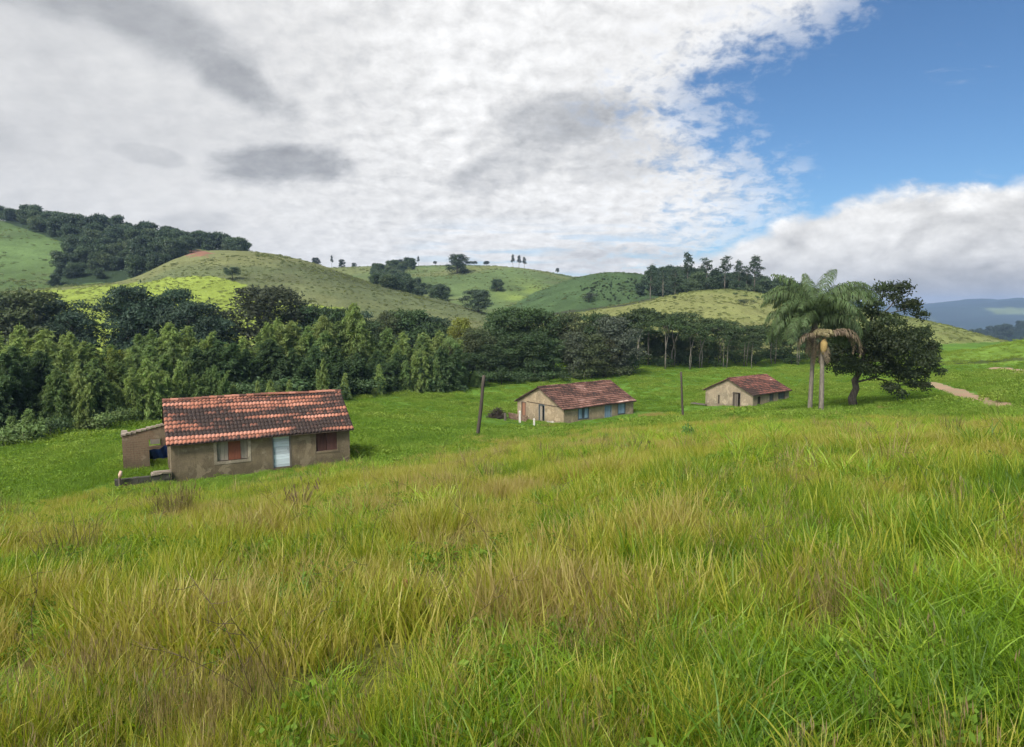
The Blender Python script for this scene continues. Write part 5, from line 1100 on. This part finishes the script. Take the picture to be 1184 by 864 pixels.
n_alto = g.noise(q, 17, 6, .62, .25); n_wisp = g.noise(q, 3.6, 9, .66, .3); n_big = g.noise(ae, 3.2, 5, .55, .5); n_cum = g.noise(ae, 6.5, 7, .6, .3)
# edge of the altocumulus sheet against the open blue
def curve(stops, lo, hi, v, vlo, vhi):
    f = g.lin(lo, hi, 0, 1, v)
    return g.lin(0, 1, vlo, vhi, g.ramp(f, [((p - lo) / (hi - lo), (c - vlo) / (vhi - vlo)) for p, c in stops]))
pts = sorted([(AE(x, y)[1], AE(x, y)[0]) for x, y in ((1025,-60),(1000,0),(945,28),(885,62),(835,92),(818,128),(850,152),(880,185),(905,225),(880,262),(830,300))])
A_e = curve(pts, pts[0][0] - .02, pts[-1][0] + .02, e, -.2, 1.0)
sA = g.m('SUBTRACT', A_e, a)
cov = g.ss(-.05, .13, g.m('ADD', sA, g.m('ADD', g.m('MULTIPLY', g.m('SUBTRACT', n_wisp, .5), .42), g.m('MULTIPLY', g.m('SUBTRACT', n_alto, .5), .34))))
# patchy holes where the sheet thins, right of the middle
hole = g.m('MULTIPLY', g.ss(.30, .05, sA), g.ss(.50, .66, g.m('ADD', g.m('MULTIPLY', n_alto, .7), g.m('MULTIPLY', n_wisp, .3))))
cov = g.m('MULTIPLY', cov, g.m('SUBTRACT', 1, g.m('MULTIPLY', hole, .6)))
# thin streaks low down in the middle distance (blue showing between far cloud rows)
pts2 = [(AE(x, y)[0], AE(x, y)[1]) for x, y in ((600,330),(760,300),(840,278),(880,265),(930,240),(980,227),(1040,217),(1110,209),(1184,207),(1300,195))]
E_a = curve(pts2, pts2[0][0], pts2[-1][0], a, -.05, .35)
sE = g.m('ADD', g.m('ADD', g.m('SUBTRACT', E_a, e), g.m('MULTIPLY', g.m('SUBTRACT', n_cum, .5), .085)), g.m('MULTIPLY', g.m('SUBTRACT', g.noise(ae, 24, 6, .62, .3), .5), .03))
bank = g.m('MULTIPLY', g.ss(-.006, .022, sE), g.ss(.05, .16, a))
streak = g.m('MULTIPLY', g.m('MULTIPLY', g.ss(.47, .62, g.noise(g.scale(ae, (5, 34, 1)), 1, 5, .6, .4)), g.ss(.02, .05, e)), g.m('MULTIPLY', g.ss(-.2, -.05, a), g.ss(.14, .08, e)))
cov = g.m('MULTIPLY', cov, g.m('SUBTRACT', 1, g.m('MULTIPLY', streak, .55)))
wis = g.m('MULTIPLY', g.ss(.60, .8, g.noise(g.scale(ae, (3, 9, 1)), 1.6, 8, .65, .8)), .35)
alpha = g.m('MAXIMUM', g.m('MAXIMUM', cov, bank), wis)
# brightness of the sheet
br = g.ramp(g.lin(-1, 1, 0, 1, a), [(0, .68), (.14, .70), (.36, .80), (.46, .90), (.62, .92), (.8, .86), (1, .7)])
off = g.n('ShaderNodeVectorMath', operation='ADD'); g.L.new(q, off.inputs[0]); off.inputs[1].default_value = (.022, .03, 0)
emb = g.m('SUBTRACT', n_alto, g.noise(off.outputs[0], 17, 6, .62, .25))
fade = g.ss(-.55, -.1, a)
mott = g.m('ADD', 1, g.m('MULTIPLY', g.lin(0, 1, .35, 1, fade), g.m('ADD', g.m('MULTIPLY', emb, .38), g.lin(.3, .7, -.10, .09, n_alto))))
mot2 = g.lin(.3, .7, .90, 1.08, n_big)
br = g.m('MULTIPLY', g.m('MULTIPLY', br, mott), mot2)
br = g.m('MULTIPLY', br, g.lin(0, .12, .96, 1, e))
def blob(px, py, rx, ry, ang=0, k=1.0, lo=.35, hi=.72, warp=.9):
    x0, y0 = AE(px, py); sx, sy = rx / F, ry / F; c, s_ = math.cos(ang), math.sin(ang)
    dx = g.m('SUBTRACT', a, x0); dy = g.m('SUBTRACT', e, y0)
    u = g.m('DIVIDE', g.m('ADD', g.m('MULTIPLY', dx, c), g.m('MULTIPLY', dy, s_)), sx); v = g.m('DIVIDE', g.m('SUBTRACT', g.m('MULTIPLY', dy, c), g.m('MULTIPLY', dx, s_)), sy)
    r2 = g.m('ADD', g.m('MULTIPLY', u, u), g.m('MULTIPLY', v, v)); f = g.m('EXPONENT', g.m('MULTIPLY', r2, -.7))
    return g.m('MULTIPLY', g.ss(lo, hi, g.m('ADD', f, g.m('MULTIPLY', g.m('SUBTRACT', g.m('ADD', g.m('MULTIPLY', n_cum, .45), g.m('MULTIPLY', n_wisp, .55)), .5), warp * 1.7))), k)
dk = None
for b in ((170,25,150,38,-.42,.9,.3,.95,.7),(60,-20,140,40,-.25,.9,.3,.95,.7),(265,88,80,26,-.55,1.0,.28,.85,1.0),(332,190,84,22,0,1.0,.30,.82,1.0),(170,178,50,13,-.2,.4),(640,140,92,38,.05,.95,.28,.85,1.0),(590,190,75,26,.3,.6,.25,.8,.8),(720,185,90,30,.1,.5,.25,.85,.8),(225,258,45,14,0,.35,.3,.75,.9),(60,150,200,45,-.1,.18,.2,.9,.8),(720,298,90,16,0,.4,.3,.8,.8),(560,245,120,10,0,.25,.3,.8,.8)):
    v = blob(*b); dk = v if dk is None else g.m('MAXIMUM', dk, v)
br = g.m('MULTIPLY', br, g.m('SUBTRACT', 1, g.m('MULTIPLY', g.m('MULTIPLY', dk, g.lin(.3, .7, .75, 1.15, n_wisp)), .44)))
glow = g.m('POWER', g.m('MAXIMUM', g.dot(d, SUN_DIR), 0), 2.0)
sheet_c = g.mix(g.lin(.3, .8, 0, 1, br), (.93,.97,1.04), (1.0,1.0,1.0))
sheet_c = g.mix(1, sheet_c, br, 'MULTIPLY')
# cumulus bank: bright rim, grey belly
under = g.m('ADD', sE, g.m('MULTIPLY', g.m('SUBTRACT', g.noise(g.scale(ae, (2.2, 5, 1)), 2.4, 6, .6, .4), .5), .13))
bb = g.ramp(g.lin(-.02, .26, 0, 1, under), [(0, .92), (.22, .90), (.42, .76), (.58, .54), (.70, .58), (.82, .76), (1, .82)])
bb = g.m('MULTIPLY', g.m('MULTIPLY', bb, g.lin(.3, .7, .80, 1.16, n_cum)), g.lin(.3, .7, .93, 1.06, g.noise(ae, 26, 5, .6, .3)))
offc = g.n('ShaderNodeVectorMath', operation='ADD'); g.L.new(ae, offc.inputs[0]); offc.inputs[1].default_value = (-.020, .030, 0)
embc = g.m('ADD', g.m('SUBTRACT', n_cum, g.noise(offc.outputs[0], 6.5, 7, .6, .3)), 0)
bb = g.m('MULTIPLY', bb, g.m('ADD', 1, g.m('MULTIPLY', embc, .95)))
bank_c = g.mix(1, g.mix(g.lin(.4, .8, 0, 1, bb), (.985,.99,1.0), (1.0,.995,.98)), bb, 'MULTIPLY')
cl = g.mix(bank, sheet_c, bank_c)
gl_ = g.n('ShaderNodeCombineXYZ'); gv = g.m('ADD', 1, g.m('MULTIPLY', g.ss(.05, -.45, Y), g.m('ADD', 1.0, g.m('MULTIPLY', glow, 3.3))))  # clouds out of view behind the camera brightened, added as soft frontal fill
for i_ in range(3): g.L.new(gv, gl_.inputs[i_])
cl = g.mix(1, cl, gl_.outputs[0], 'MULTIPLY')
cl = g.mix(1, cl, (7.6, 7.6, 7.6), 'MULTIPLY')
blue = g.mix(1, sky.outputs[0], (.48, .68, .84), 'MULTIPLY')
col = g.mix(alpha, blue, cl)
g.L.new(col, bg.inputs['Color'])

sl = bpy.data.lights.new('sun', 'SUN'); sl.energy = 3.25; sl.angle = R(10); sl.color = (1, .95, .86)
so = bpy.data.objects.new('sun', sl); COL.objects.link(so)
sd = Vector((math.sin(SUN_AZ) * math.cos(SUN_EL), math.cos(SUN_AZ) * math.cos(SUN_EL), math.sin(SUN_EL)))
so.rotation_euler = sd.to_track_quat('Z', 'Y').to_euler()

if HAZE:
    mb = MB(); mb.box((-8500, -60, -120), (8500, 8800, 130))
    hm = bpy.data.materials.new('thin_haze'); hm.use_nodes = True; nt = hm.node_tree; nt.nodes.clear()
    out = nt.nodes.new('ShaderNodeOutputMaterial'); pv = nt.nodes.new('ShaderNodeVolumePrincipled'); pv.inputs['Density'].default_value = HAZE
    pv.inputs['Color'].default_value = (.48, .66, .98, 1); pv.inputs['Anisotropy'].default_value = .2; nt.links.new(pv.outputs[0], out.inputs['Volume'])
    o = mb.build('haze', hm); tag(o, kind='stuff')

cam = bpy.data.cameras.new('camera'); cam.sensor_width = 36; cam.lens = 36 * F / 1184; cam.clip_start = .05; cam.clip_end = 30000
co = bpy.data.objects.new('camera', cam); COL.objects.link(co); co.rotation_euler = (R(90) - PITCH, 0, 0); S.camera = co
S.view_settings.view_transform = 'Standard'; S.view_settings.look = 'None'; S.view_settings.exposure = .45; S.view_settings.gamma = 1; S.view_settings.use_curve_mapping = False
S.cycles.max_bounces = 4; S.cycles.diffuse_bounces = 2; S.cycles.glossy_bounces = 2; S.cycles.transmission_bounces = 4; S.cycles.transparent_max_bounces = 8; S.cycles.volume_bounces = 0
S.cycles.use_denoising = True; S.cycles.use_adaptive_sampling = True; S.cycles.adaptive_threshold = .02
